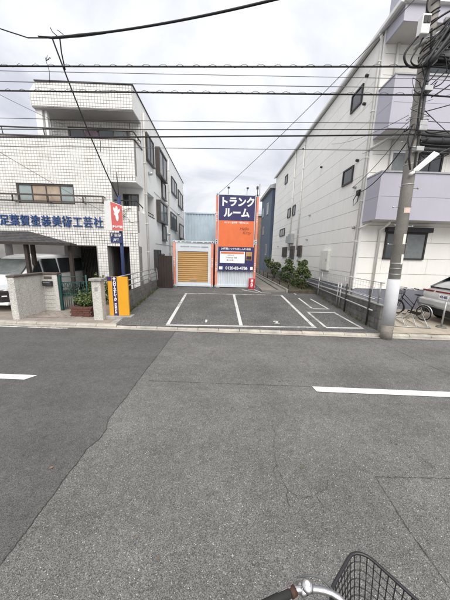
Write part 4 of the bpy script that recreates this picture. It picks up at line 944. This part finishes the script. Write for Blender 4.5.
# shrubs in the planting strip
GS = 'shrubs along the right fence'
shrub('leafy_shrub','tall leafy shrub nearest the parking bays along the right fence',(4.15,11.6,zl(13)+.03),[(0,0,1.02,.30,.28,.30),(-.24,.1,.80,.22,.22,.20),(.24,-.05,.78,.22,.2,.24),(.08,0,1.36,.17,.17,.18),(-.12,.1,1.30,.13,.13,.16),(.0,0,.48,.16,.16,.18)],1250,.075,21,GS,sk_=.84)
shrub('leafy_shrub','middle leafy shrub of the row beside the container path',(4.15,14.0,zl(13)+.03),[(0,0,1.0,.30,.28,.28),(-.28,0,.88,.2,.2,.2),(.25,.1,.8,.22,.2,.22),(-.05,0,1.36,.18,.18,.18),(.15,0,1.25,.14,.14,.2),(0,0,.5,.14,.14,.2)],1050,.075,22,GS,sk_=.80)
shrub('leafy_shrub','farthest leafy shrub right of the tall signboard',(4.1,17.4,zl(13)+.03),[(-.3,0,1.0,.4,.4,.36),(.25,.2,.9,.35,.3,.35),(-.5,.3,1.3,.3,.3,.3),(0,0,.5,.3,.3,.3)],1300,.08,23,GS,sk_=.80)
shrub('low_hedge','low straggling hedge at the foot of the right fence',(4.35,12.6,zl(13)+.03),[(0,-.6,.2,.24,.4,.22),(-.1,.2,.22,.25,.5,.24),(.05,1.2,.2,.25,.5,.22),(0,2.2,.25,.3,.6,.25),(0,3.2,.3,.3,.6,.3)],1800,.06,24,None,'leaf',3,'hedge')
mb = MB(); rs = random.Random(17)
for _ in range(420):
    side = rs.random(); 
    if side < .6: x, y = rs.uniform(3.65,4.7), rs.uniform(10.95,16); z = zl(13)+.05
    elif side < .8: x, y = rs.uniform(4.60,4.72), rs.uniform(6.8,11); z = zl(y)
    else: x, y = rs.uniform(-3.12,-3.0), rs.uniform(7.6,11.8); z = zl(y)
    h = rs.uniform(.04,.16)
    for k in range(3):
        a = rs.uniform(0,6.28); d = Vector((math.cos(a),math.sin(a),0)); mb.add([Vector((x,y,z))-d.cross(Vector((0,0,1)))*.008, Vector((x,y,z))+d.cross(Vector((0,0,1)))*.008, Vector((x,y,z+h))+d*h*.5],[(0,1,2)])
wd_ = part('weeds', mb, M['leaf_light']); wd_['kind'] = 'stuff'; wd_['label'] = 'sparse weeds at the foot of the walls'; wd_['category'] = 'weeds'

mb = MB(); rs = random.Random(23)
for _ in range(420):
    k = rs.random()
    if k < .55: u, v = rs.uniform(-9,9), -abs(rs.gauss(0,.09))-.0; p = rd(u,v,.012 if u > -1.2 else .016)
    elif k < .8: y = rs.uniform(6.8,12); x = rs.choice((4.70,-3.03))-math.copysign(abs(rs.gauss(0,.07)),1 if rs.random() < 2 else 1); p = (x if x > 0 else -3.03+abs(rs.gauss(0,.07)), y, zl(y)+.006)
    else: u, v = rs.uniform(-9,9), rs.uniform(-6,0); p = rd(u,v,.012 if u > -1.2 else .016)
    a = rs.uniform(0,6.28); w_ = rs.uniform(.006,.022); c_, s_ = math.cos(a)*w_, math.sin(a)*w_
    mb.add([(p[0]-c_,p[1]-s_,p[2]),(p[0]+s_*.5,p[1]-c_*.5,p[2]+rs.uniform(0,.008)),(p[0]+c_,p[1]+s_,p[2]+.002),(p[0]-s_*.5,p[1]+c_*.5,p[2]+rs.uniform(0,.008))],[(0,1,2,3)])
lt = part('fallen_leaves', mb, M['litter']); lt['kind'] = 'stuff'; lt['label'] = 'scattered dry leaves and grit along the kerb'; lt['category'] = 'litter'
# ------------------------------------------------------------ utility pole
up = thing('utility_pole', (4.66,6.02,0), 'concrete utility pole with white wrap near its foot and cables at its top', 'pole')
def sag_(p0,p1,s,n=8):
    a_, b_ = Vector(p0), Vector(p1); return [a_.lerp(b_,t)+Vector((0,0,-4*s*t*(1-t))) for t in [k/n for k in range(n+1)]]
def pc(z): return (4.655-.024*z, 6.03, z)
def pr(z): return .142-.0032*z
def ptube(z0, z1, extra=0, n=24): return MB().tube([pc(z0),pc((z0+z1)/2),pc(z1)], [pr(z0)+extra,pr((z0+z1)/2)+extra,pr(z1)+extra], n)
part('shaft', ptube(.36,11.5), M['pole'], up); part('foot', ptube(-.05,.42,.006), M['pole_base'], up)
part('wrap', ptube(.42,1.66,.010), M['pole_wrap'], up)
for z in (1.78,1.93,2.06,3.95,4.4,4.75,5.05,5.55,5.9,6.45,6.9): part('steel_band', ptube(z,z+.022,.006), M['galv'], up)
for i,(z) in enumerate((2.55,3.0,3.45,3.9,4.9,5.4)):
    s = 1 if i%2 else -1; c = pc(z); part('step_bolt', MB().tube([(c[0]+s*(pr(z)-.01),c[1],z),(c[0]+s*(pr(z)+.16),c[1],z)], .010, 6).tube([(c[0]+s*(pr(z)+.15),c[1],z-.02),(c[0]+s*(pr(z)+.15),c[1],z+.02)],.016,6), M['galv'], up)
    part('step_bolt', MB().tube([(c[0]-s*(pr(z)-.01),c[1],z+.02),(c[0]-s*(pr(z)+.06),c[1],z+.02)], .010, 6), M['galv'], up)
def curved_plate(z0, z1, a0, a1, m, ex=.008):
    vs = []; n = 5
    for z in (z0,z1):
        c = pc(z)
        for k in range(n+1):
            a = a0+(a1-a0)*k/n; r_ = pr(z)+ex; vs.append((c[0]+r_*math.cos(a), c[1]+r_*math.sin(a), z))
    return part('number_plate', MB().add(vs,[(k,k+1,n+2+k,n+1+k) for k in range(n)]), M[m], up)
curved_plate(3.30,3.42,R(235),R(300),'plate_pink'); curved_plate(2.55,2.80,R(262),R(295),'mat_plate'); curved_plate(2.05,2.30,R(270),R(300),'mat_plate')
# street lamp on the pole: LED arm
sl = thing('street_lamp', (4.55,5.9,4.3), 'slim white street lamp arm fixed to the utility pole', 'lamp')
part('arm', MB().tube([(4.56,5.95,4.20),(4.55,5.84,4.24)], .03, 8), M['galv'], sl)
part('head', MB().add([(4.50,5.80,4.20),(4.60,5.80,4.20),(4.97,5.72,4.55),(4.87,5.72,4.58),(4.50,5.86,4.26),(4.60,5.86,4.26),(4.97,5.80,4.61),(4.87,5.80,4.64)],[(0,1,2,3),(4,7,6,5),(0,4,5,1),(1,5,6,2),(2,6,7,3),(3,7,4,0)]), M['led'], sl, .012)
part('sensor', MB().cyl((4.44,5.84,4.14),(4.52,5.84,4.20),.04,.035,12), M['led'], sl)
# equipment near the top
part('junction_box', MB().box(4.08,4.26,5.72,5.86,6.80,7.15), M['white_paint'], up, .015); part('junction_window', MB().box(4.10,4.17,5.705,5.72,6.98,7.10).box(4.18,4.24,5.705,5.72,6.98,7.10), M['dark_metal'], up)
part('cross_arm', MB().tube([(4.2,6.0,6.75),(6.2,5.9,7.9)], .045, 8), M['galv'], up); part('cross_arm', MB().tube([(4.0,5.88,7.62),(6.4,5.74,7.62)], .05, 8), M['galv'], up)
for p0,p1,r_ in [((4.62,5.80,6.75),(5.35,5.70,7.45),.075),((4.78,5.78,6.62),(5.55,5.66,7.25),.06),((4.9,5.86,7.5),(5.9,5.76,7.75),.11),((4.75,6.3,5.05),(6.0,6.2,5.02),.09),((4.9,6.25,4.86),(5.7,6.2,4.80),.06)]:
    a_, b_ = Vector(p0), Vector(p1)
    mb = MB().tube([a_, a_.lerp(b_,.06), a_.lerp(b_,.1), a_.lerp(b_,.9), a_.lerp(b_,.94), b_],[r_*.35,r_*.4,r_,r_,r_*.4,r_*.35],12)
    for t in (.2,.5,.8): q = a_.lerp(b_,t); mb.tube([q-(b_-a_)*.015,q+(b_-a_)*.015], r_*1.12, 12)
    part('cable_closure', mb, M['box_black'], up)
for p0,p1,r_ in [((4.24,5.70,6.22),(4.95,5.62,7.55),.040),((4.34,5.68,6.26),(5.05,5.60,7.40),.050),((4.42,5.72,6.30),(5.15,5.66,7.22),.035),((4.30,5.66,6.50),(5.0,5.55,7.70),.022),((4.28,5.72,6.6),(4.8,5.66,7.30),.018),((4.45,5.70,6.45),(4.95,5.62,6.95),.028),((4.66,5.74,6.85),(5.7,5.5,8.0),.05),((4.72,5.70,6.70),(5.75,5.45,7.75),.06),((4.70,5.66,6.98),(5.6,5.4,8.15),.035),((4.8,5.72,6.55),(5.8,5.4,7.5),.03),((4.62,5.82,5.72),(5.25,5.7,6.2),.018),((4.75,6.3,5.22),(6.2,6.2,5.18),.05),((4.8,6.2,4.95),(6.1,6.15,4.93),.03)]:
    part('cable_bundle', MB().tube(sag_(p0,p1,.03),r_*.75,8), M['box_black' if r_ > .03 else 'cable'], up)
part('bracket', MB().box(4.72,5.5,5.92,5.98,7.2,7.27).box(4.72,5.9,5.92,5.98,6.62,6.68).prism([(4.7,6.66),(5.45,7.22),(5.40,7.24),(4.7,6.74)],5.93,5.97,'y'), M['galv'], up)
part('insulator', MB().cyl((5.05,5.6,7.62),(5.05,5.6,7.85),.07,.05,12).cyl((5.05,5.6,7.85),(5.05,5.6,7.9),.09,.03,12), M['box_black'], up)
def loop(pts, r_, m='cable'):
    # smooth a polyline
    P = [Vector(p) for p in pts]; Q = []
    for i in range(len(P)-1):
        p0, p1, p2, p3 = P[max(i-1,0)], P[i], P[i+1], P[min(i+2,len(P)-1)]
        for k in range(6):
            t = k/6; Q.append(.5*((2*p1)+(-p0+p2)*t+(2*p0-5*p1+4*p2-p3)*t*t+(-p0+3*p1-3*p2+p3)*t**3))
    Q.append(P[-1]); return MB().tube(Q, r_, 6)
rs = random.Random(31)
for k in range(7):
    z = 6.15+k*.14; part('cable_loop', loop([(4.3+rs.uniform(-.06,.06),5.84,z),(4.42+rs.uniform(0,.1),5.74,z+.12),(4.62+rs.uniform(-.05,.15),5.72,z+rs.uniform(.1,.4)),(4.85+rs.uniform(-.1,.15),5.72,z+rs.uniform(-.1,.5))],rs.choice((.010,.014,.018))), M['cable'], up)
for k in range(6):
    z = 5.0+k*.2; part('cable_loop', loop([(4.36,5.86,z),(4.2+rs.uniform(-.12,.05),5.82,z+rs.uniform(-.2,.1)),(4.3,5.82,z-rs.uniform(.1,.3)),(4.5+rs.uniform(0,.2),5.82,z-rs.uniform(-.1,.3))],rs.choice((.006,.008,.011))), M['cable' if k%2 else 'cable_grey'], up)
part('conduit', MB().tube([pc(6.6)[0:1]+(5.88,6.6),pc(5.4)[0:1]+(5.88,5.4),pc(4.3)[0:1]+(5.88,4.3)],.022,8), M['cable_grey'], up)
loops = [([(4.25,5.84,6.95),(4.0,5.8,6.7),(3.86,5.8,6.45),(4.0,5.82,6.28),(4.3,5.86,6.30)],.022),
         ([(4.28,5.84,6.9),(4.12,5.8,6.6),(4.02,5.8,6.36),(4.2,5.82,6.30),(4.36,5.84,6.5)],.015),
         ([(4.36,5.84,7.9),(4.22,5.82,7.6),(4.2,5.82,7.3),(4.34,5.84,7.2)],.018),
         ([(4.40,5.86,7.0),(4.44,5.82,6.4),(4.38,5.82,5.7),(4.42,5.84,5.1),(4.36,5.86,4.6),(4.44,5.86,4.25)],.020),
         ([(4.34,5.88,5.2),(4.27,5.86,4.9),(4.36,5.86,4.6),(4.30,5.86,4.4)],.014),
         ([(4.62,5.86,6.6),(4.9,5.8,6.3),(4.8,5.8,6.0),(4.6,5.84,5.9)],.012),
         ([(4.64,5.86,7.1),(5.0,5.7,6.9),(5.3,5.7,6.5),(5.1,5.72,6.3)],.016),
         ([(4.7,5.84,7.6),(4.95,5.7,7.3),(5.2,5.7,6.9),(5.5,5.7,6.8)],.018),
         ([(4.30,5.86,6.35),(4.45,5.80,6.0),(4.68,5.84,6.25)],.012),([(4.32,5.86,6.0),(4.48,5.80,5.75),(4.72,5.86,6.05)],.010),
         ([(4.40,6.2,5.2),(4.7,6.2,5.35),(5.0,6.2,5.2),(5.4,6.2,5.25)],.014),([(4.55,5.84,4.9),(4.8,6.1,4.7),(5.2,6.2,4.6),(5.6,6.2,4.75)],.012)]
for pts, r_ in loops: part('cable_loop', loop(pts, r_), M['cable'], up)
for k in range(10):
    z = 6.3+k*.16; c = pc(z); a0 = rs.uniform(0,6); pts = [(c[0]+(pr(z)+.012)*math.cos(a0+j*.5), c[1]+(pr(z)+.012)*math.sin(a0+j*.5), z+.035*j-.1) for j in range(9)]
    part('cable_loop', MB().tube(pts, .012, 5), M['cable' if k % 2 else 'cable_grey'], up)
for z in (6.42,5.88,5.2,5.1,4.68):
    c = pc(z); part('clamp', MB().box(c[0]-.09,c[0]+.09,c[1]-pr(z)-.12,c[1]-pr(z)+.02,z-.05,z+.05), M['galv'], up, .01)

# ------------------------------------------------------------ overhead cables
def sag(p0, p1, s, n=28): 
    a_, b_ = Vector(p0), Vector(p1); return [a_.lerp(b_,t)+Vector((0,0,-4*s*t*(1-t))) for t in [k/n for k in range(n+1)]]
def helix(pts, r_, pitch, wr, seed=0, m=8):
    rs = random.Random(seed); out_ = []; ph = 0
    for i in range(len(pts)-1):
        a_, b_ = Vector(pts[i]), Vector(pts[i+1]); L_ = (b_-a_).length; t = (b_-a_).normalized(); u = Vector((0,0,1)); v = t.cross(u).normalized(); u = v.cross(t)
        n = max(2,int(L_/pitch*m))
        for k in range(n):
            ph += 2*math.pi/m*rs.uniform(.75,1.25); q = a_.lerp(b_,k/n); rr = r_*rs.uniform(.6,1.2)
            out_.append(q+u*(rr*math.cos(ph)+r_*.6)+v*rr*math.sin(ph))
    return MB().tube(out_, wr, 4, caps=False)
def overhead(name, label, pts, r_, lash=False, m='cable', seed=0, group='overhead cables'):
    o = part(name, MB().tube(pts, r_, 7), M[m]); tag(o, label, 'cable', group)
    if lash: part('lashing_wire', helix(pts, .026, .36, .0045, seed, 10), M['cable_grey'], o)
    return o
YP = 5.86
def along(zL, zP, zR, s, yo=0):
    a_ = sag((-26,YP+yo+.056*30.5,zL),(4.5,YP+yo,zP),s,40); b_ = sag((4.5,YP+yo,zP),(32,YP+yo-.056*27.5,zR),.5,20)
    return a_+b_[1:]
overhead('overhead_cable','thick cable with spiral lashing, upper of the two lashed cables',along(6.6,6.32,6.5,.10),.017,True,seed=1)
overhead('overhead_cable','thick cable with spiral lashing, lower of the two lashed cables',along(6.1,5.78,6.0,.06),.016,True,seed=2)
overhead('overhead_cable','thin grey wire between the two lashed cables',along(6.4,5.93,6.3,.06,.02),.007,m='cable_grey')
overhead('overhead_cable','dark cable crossing the frame just above the plain thick one',along(5.15,5.10,5.3,.10),.010)
overhead('overhead_cable','plain thick dark cable, lowest heavy one crossing the frame',along(5.0,4.99,5.2,.16,-.01),.016)
overhead('overhead_cable','thin wire running just below the lowest heavy cable',along(4.8,4.66,4.9,.05),.007,m='cable_grey')
J = Vector((-4.02,6.6,7.06)); EX, EY, EZ = 2.64, 4.6, 6.74
overhead('overhead_cable','heavy black cable rising from the hanging joint to the upper right',sag(J,(EX,EY,EZ),.15),.021)
overhead('overhead_cable','black cable running from the hanging joint out to the upper left',[J, Vector((-4.58,6.6,7.04))]+sag((-4.6,6.6,7.05),(-9.5,6.4,9.0),.25)[1:],.012)
overhead('overhead_cable','black service cable dropping from the hanging joint to the sign pole',sag(J,(-3.30,7.96,3.92),.16),.017)
cj = sag(J,(EX,EY,EZ),.15,28)
jt = tag(part('cable_joint', MB().tube([J+Vector((-.32,0,.02))]+cj[:7], [.012,.024,.027,.026,.030,.028,.025,.022], 8), M['cable']), 'black taped cable joint hanging at the upper left', 'cable joint')
part('tail', MB().tube([J+Vector((.15,0,.02)),J+Vector((.02,0,.12)),J+Vector((-.02,0,.2))],.010,5), M['cable'], jt)
part('tail', MB().tube([J+Vector((.2,-.04,.0)),J+Vector((.15,.06,-.25)),J+Vector((.13,.18,-.52))],.014,6), M['cable'], jt)
part('tail', MB().tube([J+Vector((.3,-.06,.03)),J+Vector((.22,-.02,.10)),J+Vector((.14,0,.16))],.008,5), M['cable'], jt)
overhead('overhead_cable','thin diagonal wire from the tall signboard up to the utility pole',sag((-.1,12.0,5.08),(4.35,6.1,7.95),.12),.009,m='cable_grey')
overhead('overhead_cable','thin wire slanting down to the tiled building roof from the upper left',sag((-9.6,6.7,8.0),(-6.2,10.4,7.0),.15),.007,m='cable_grey')
overhead('overhead_cable','thin wire falling across the tiled front toward the red sign',sag((-9.0,6.6,6.6),(-4.1,10.3,3.4),.1),.007,m='cable_grey')
overhead('overhead_cable','service cable from the utility pole to the corner of the white building',sag((4.42,6.0,5.0),(5.3,9.52,4.66),.25),.014)
overhead('overhead_cable','upper twin wire from the utility pole to the side of the white building',sag((4.36,6.05,5.25),(5.3,10.0,4.95),.12),.008)
overhead('overhead_cable','thin wire from utility pole down right across the lavender balconies',sag((4.6,5.95,4.9),(8.6,8.3,6.9),.1),.009)
overhead('overhead_cable','thin wire fanning right from the utility pole near its lamp',sag((4.6,5.95,5.5),(9.5,5.9,7.2),.1),.010)
overhead('overhead_cable','faint thin wire between upper lashed cable and roof of tiled building',along(6.62,6.12,6.3,.02,.05),.0055,m='cable_grey')
for k,(p,q,s_,r_,l) in enumerate([((4.35,5.95,5.35),(5.32,9.6,6.05),.10,.007,'thin wire from pole to white building corner at balcony soffit'),
        ((4.6,6.0,5.6),(9.2,8.4,5.3),.08,.008,'thin wire from pole across the upper lavender balcony'),
        ((4.3,6.0,5.45),(5.36,12.5,7.6),.15,.006,'thin wire from pole climbing along the white side wall'),
        ((4.62,5.95,6.0),(7.2,4.9,8.6),.05,.010,'thin wire rising steeply right of the utility pole'),
        ((4.62,5.92,4.45),(8.0,6.6,6.3),.12,.009,'thin wire rising to the right just above the street lamp'),
        ((4.34,6.02,5.3),(-14,7.1,5.55),.08,.006,'thinnest wire running left from the pole above the heavy cables'),
        ((4.62,5.92,5.3),(14,5.4,5.2),.10,.007,'thin level wire running right from the pole beside the balconies')]):
    overhead('overhead_cable',l,sag(p,q,s_),r_,m='cable' if k%2 else 'cable_grey')
for i, (x, z) in enumerate([(-4.05,6.42),(-3.0,5.0)]):
    mb = MB(); rr = random.Random(70+i)
    for k in range(4): mb.tube([(x,6.34,z),(x+rr.uniform(-.12,.12),6.34,z+rr.uniform(.05,.16))],.006,4)
    mb.tube([(x,6.34,z),(x+.05,6.34,z-.2),(x+.03,6.34,z-.42)],.006,4)
    tag(part('wire_clip', mb, M['cable']), ['frayed wire clip on the upper lashed cable at the left','tangled wire clip on the low cable before the tiled front'][i], 'clip')

# ------------------------------------------------------------ bicycles
def bicycle(name, base, rz, label, r=.33, wb=1.08, bh=1.0, basket=True, S=1.0, basket_dim=None, grip='rubber'):
    t = thing(name, base, label, 'bicycle', None, rz)
    fx, rx = wb/2, -wb/2; head_t = Vector((fx-.20,0,bh-.14)); head_b = Vector((fx-.13,0,bh-.36)); bb_ = Vector((rx+.44,0,r-.06)); seat_t = Vector((rx+.28,0,bh-.22))
    mb = MB().tube([head_b,Vector((rx+.42,0,r+.10)),bb_],.018,8).tube([bb_,seat_t],.016,8).tube([Vector((rx,.05,r)),bb_+Vector((0,.04,0))],.010,6).tube([Vector((rx,-.05,r)),bb_+Vector((0,-.04,0))],.010,6).tube([Vector((rx,.05,r)),seat_t-Vector((-.03,-.02,.08))],.009,6).tube([Vector((rx,-.05,r)),seat_t-Vector((-.03,.02,.08))],.009,6).tube([head_b+Vector((.02,0,-.02)),head_t],.021,8).tube([head_t-Vector((-.02,0,.08)),Vector((rx+.36,0,r+.2))],.014,8)
    part('frame', mb, M['bike_black'], t, local=True)
    mb = MB()
    for s in (-.05,.05): mb.tube([head_b,head_b+Vector((.03,s,-.06)),Vector((fx,s,r))],[.014,.012,.009],6)
    part('fork', mb, M['bike_black'], t, local=True)
    for x in (fx,rx):
        n = 30; mb = MB().tube([(x+(r-.018)*math.cos(2*math.pi*k/n),0,r+(r-.018)*math.sin(2*math.pi*k/n)) for k in range(n)],.020,7,closed=True); w_ = part('wheel', mb, M['rubber'], t, local=True)
        part('rim', MB().tube([(x+(r-.045)*math.cos(2*math.pi*k/n),0,r+(r-.045)*math.sin(2*math.pi*k/n)) for k in range(n)],.011,6,closed=True), M['alum'], w_, local=True)
        mb = MB().cyl((x,-.04,r),(x,.04,r),.02,.02,10)
        for k in range(18):
            a = 2*math.pi*k/18; mb.tube([(x,.03 if k%2 else -.03,r),(x+(r-.05)*math.cos(a),0,r+(r-.05)*math.sin(a))],.0022,3,caps=False)
        part('spokes', mb, M['alum'], w_, local=True)
        a0, a1 = (R(15),R(190)) if x == rx else (R(40),R(200))
        part('mudguard', MB().tube([(x+(r+.018)*math.cos(a0+(a1-a0)*k/14),0,r+(r+.018)*math.sin(a0+(a1-a0)*k/14)) for k in range(15)],.020,5), M['alum' if x == rx else 'bike_black'], t, local=True)
    mb = MB().sphere((0,0,0),.5,14,8,(.26,.17,.07)); mb.v = [(p[0]+seat_t.x-.03+ (0.04 if p[0]>0 else 0),p[1]*(1-.55*max(0,min(1,(p[0]+.02)/.13))),p[2]+seat_t.z+.06) for p in mb.v]; part('saddle', mb, M['bike_black'], t, local=True)
    part('seat_post', MB().tube([seat_t,seat_t+Vector((-.015,0,.06))],.012,8), M['alum'], t, local=True)
    # handlebar swept back
    hb = head_t+Vector((-.052,0,.11)); hw = .262
    o = part('handlebar', loop([(hb.x-.16,-hw-.02,hb.z+.03),(hb.x-.06,-hw+.02,hb.z+.035),(hb.x+.05,-.14,hb.z+.02),(hb.x+.03,0,hb.z),(hb.x+.05,.14,hb.z+.02),(hb.x-.06,hw-.02,hb.z+.035),(hb.x-.16,hw+.02,hb.z+.03)],.0115).add([],[]), M['chrome'], t, local=True)
    part('stem', MB().tube([head_t,hb,hb+Vector((.03,0,.0))],.013,8), M['chrome'], t, local=True)
    for s in (-1,1):
        part('grip', MB().tube([(hb.x-.20,s*(hw+.036),hb.z+.03),(hb.x-.19,s*(hw+.032),hb.z+.03),(hb.x-.085,s*(hw-.010),hb.z+.034),(hb.x-.08,s*(hw-.012),hb.z+.034)],[.010,.0145,.014,.011],10), M[grip], o, local=True)
        part('grip_collar', MB().tube([(hb.x-.082,s*(hw-.015),hb.z+.034),(hb.x-.062,s*(hw-.019),hb.z+.035)],.015,10), M['grip_brown'], o, local=True)
        part('brake_lever', MB().tube([(hb.x-.04,s*(hw-.03),hb.z+.03),(hb.x-.015,s*(hw-.01),hb.z+.0),(hb.x-.05,s*(hw+.008),hb.z-.02),(hb.x-.14,s*(hw+.045),hb.z-.035)],[.012,.009,.007,.006],7).cyl((hb.x-.05,s*(hw-.035),hb.z+.03),(hb.x-.025,s*(hw-.045),hb.z+.03),.013,.013,10), M['chrome'], o, local=True)
        part('brake_cable', loop([(hb.x-.02,s*(hw+.0),hb.z+.02),(hb.x+.05,s*(hw-.06),hb.z+.02),(hb.x+.07,s*.10,hb.z-.04),(head_t.x+.05,s*.03,head_t.z-.04)],.0035), M['cable_grey'], o, local=True)
    bl = part('bell', MB().cyl((hb.x-.03,hw-.045,hb.z+.03),(hb.x-.03,hw-.045,hb.z+.052),.010,.010,10).sphere((hb.x-.03,hw-.045,hb.z+.055),.021,14,8,(1,1,.65)), M['chrome'], o, local=True)
    part('bell_cap', MB().cyl((hb.x-.03,hw-.045,hb.z+.066),(hb.x-.03,hw-.045,hb.z+.070),.009,.007,10), M['sign_white'], bl, local=True)
    part('chain_guard', MB().box(rx+.02,bb_.x+.08,.05,.065,r-.11,r+.0), M['bike_black'], t, .02, local=True)
    part('crank', MB().tube([bb_+Vector((0,.09,0)),bb_+Vector((.12,.09,-.11))],.010,6).tube([bb_+Vector((0,-.09,0)),bb_+Vector((-.12,-.09,.11))],.010,6).tube([bb_+Vector((0,-.09,0)),bb_+Vector((0,.09,0))],.012,6), M['alum'], t, local=True)
    for s, q in ((1,(.12,-.11)),(-1,(-.12,.11))): part('pedal', MB().box(bb_.x+q[0]-.045,bb_.x+q[0]+.045,s*.10 if s>0 else -.19,.19 if s>0 else -.10,bb_.z+q[1]-.012,bb_.z+q[1]+.012), M['rubber'], t, .006, local=True)
    part('rear_carrier', MB().tube([(seat_t.x-.05,-.06,2*r+.06),(rx-.22,-.06,2*r+.06),(rx-.24,0,2*r+.06),(rx-.22,.06,2*r+.06),(seat_t.x-.05,.06,2*r+.06)],.006,6).tube([(rx-.1,.06,2*r+.06),(rx,.06,r)],.005,5).tube([(rx-.1,-.06,2*r+.06),(rx,-.06,r)],.005,5), M['bike_black'], t, local=True)
    if basket:
        bx0, bw_, bd, top, hgt = basket_dim if basket_dim else (fx-.14,.36,.28,bh+.01,.23)
        def rect(sc, z, cx0=0.0, nn=6):
            L_, W_ = bd*sc, bw_*sc; r_ = .07*sc; x_c = bx0+bd/2+cx0; pts = []
            for (sx,sy,a0) in ((1,1,0),(-1,1,90),(-1,-1,180),(1,-1,270)):
                for k in range(nn): a = R(a0+90*k/(nn-1)); pts.append((x_c+sx*(L_/2-r_)+r_*math.cos(a), sy*(W_/2-r_)+r_*math.sin(a), z))
            return pts
        b_ = part('basket', MB().tube(rect(1,top),.0062,8,closed=True), M['bike_black'], t, local=True)
        mb = MB()
        for k in range(1,8): sc = 1-.24*k/7; mb.tube(rect(sc,top-hgt*k/7),.0020,4,closed=True)
        part('ring_wires', mb, M['bike_black'], b_, local=True)
        mb = MB(); T_, B_ = rect(1,top,0,6), rect(.76,top-hgt,0,6); n = 44
        def at(P, u):
            d = [ (Vector(P[i])-Vector(P[i-1])).length for i in range(len(P))]; tot = sum(d[1:])+d[0]; s = u*tot; i = 0
            P2 = P+[P[0]]
            for i in range(len(P)):
                l = (Vector(P2[i+1])-Vector(P2[i])).length
                if s <= l: return Vector(P2[i]).lerp(Vector(P2[i+1]), s/max(l,1e-9))
                s -= l
            return Vector(P[0])
        for k in range(n): p, q = at(T_,k/n), at(B_,k/n); mb.tube([p,q],.0020,4,caps=False)
        for k in range(1,7):
            y = -bw_*.38+bw_*.76*k/7; mb.tube([(bx0+bd*.12,y,top-hgt),(bx0+bd*.88,y,top-hgt)],.002,4,caps=False)
        part('upright_wires', mb, M['bike_black'], b_, local=True)
        part('basket_bracket', MB().tube([(bx0+bd*.3,0,top-hgt-.005),head_b+Vector((.03,0,.02))],.008,6), M['bike_black'], t, local=True)
    return t
bicycle('bicycle',(6.93,8.05,.12),R(100),'black city bicycle parked on the tan paving beside the white building',r=.26,wb=.98,bh=1.0)
NB_RZ = R(38)
bicycle('bicycle',(.262,.272,.0),NB_RZ,'black bicycle with wire basket close to the camera at the bottom',r=.33,wb=1.08,bh=1.03,basket_dim=(.295,.34,.27,1.00,.24),grip='rubber')

# ------------------------------------------------------------ bicycle rack and chain post on the right forecourt
rk = thing('bicycle_rack', (5.9,6.8,.1), 'low metal bicycle rack with slanted rails behind the utility pole', 'rack')
part('base_bar', MB().tube([(5.35,6.84,.13),(6.50,6.66,.13)],.016,8), M['galv'], rk); part('base_bar', MB().tube([(5.75,7.95,.14),(6.75,7.8,.14)],.022,8), M['galv'], rk)
for k in range(4):
    x = 5.45+k*.32; part('wheel_rail', MB().tube([(x,6.82-.05*k,.14),(x+.14,7.25-.05*k,.46),(x+.28,7.7-.05*k,.16)],.013,8), M['galv'], rk); part('wheel_rail', MB().tube([(x+.09,6.81-.05*k,.14),(x+.36,7.7-.05*k,.15)],.013,8), M['galv'], rk)
ps = thing('chain_post', (6.98,6.83,.1), 'thin steel chain post with round foot in front of the hatchback', 'post')
part('shaft', MB().tube([(6.98,6.83,.12),(6.98,6.83,1.0)],.024,10), M['galv'], ps); part('foot', MB().cyl((6.98,6.83,.105),(6.98,6.83,.135),.14,.12,16), M['block'], ps); part('ring', MB().tube([(6.98+.03*math.cos(a),6.80,.97+.03*math.sin(a)) for a in [2*math.pi*k/10 for k in range(10)]],.006,5,closed=True), M['galv'], ps)
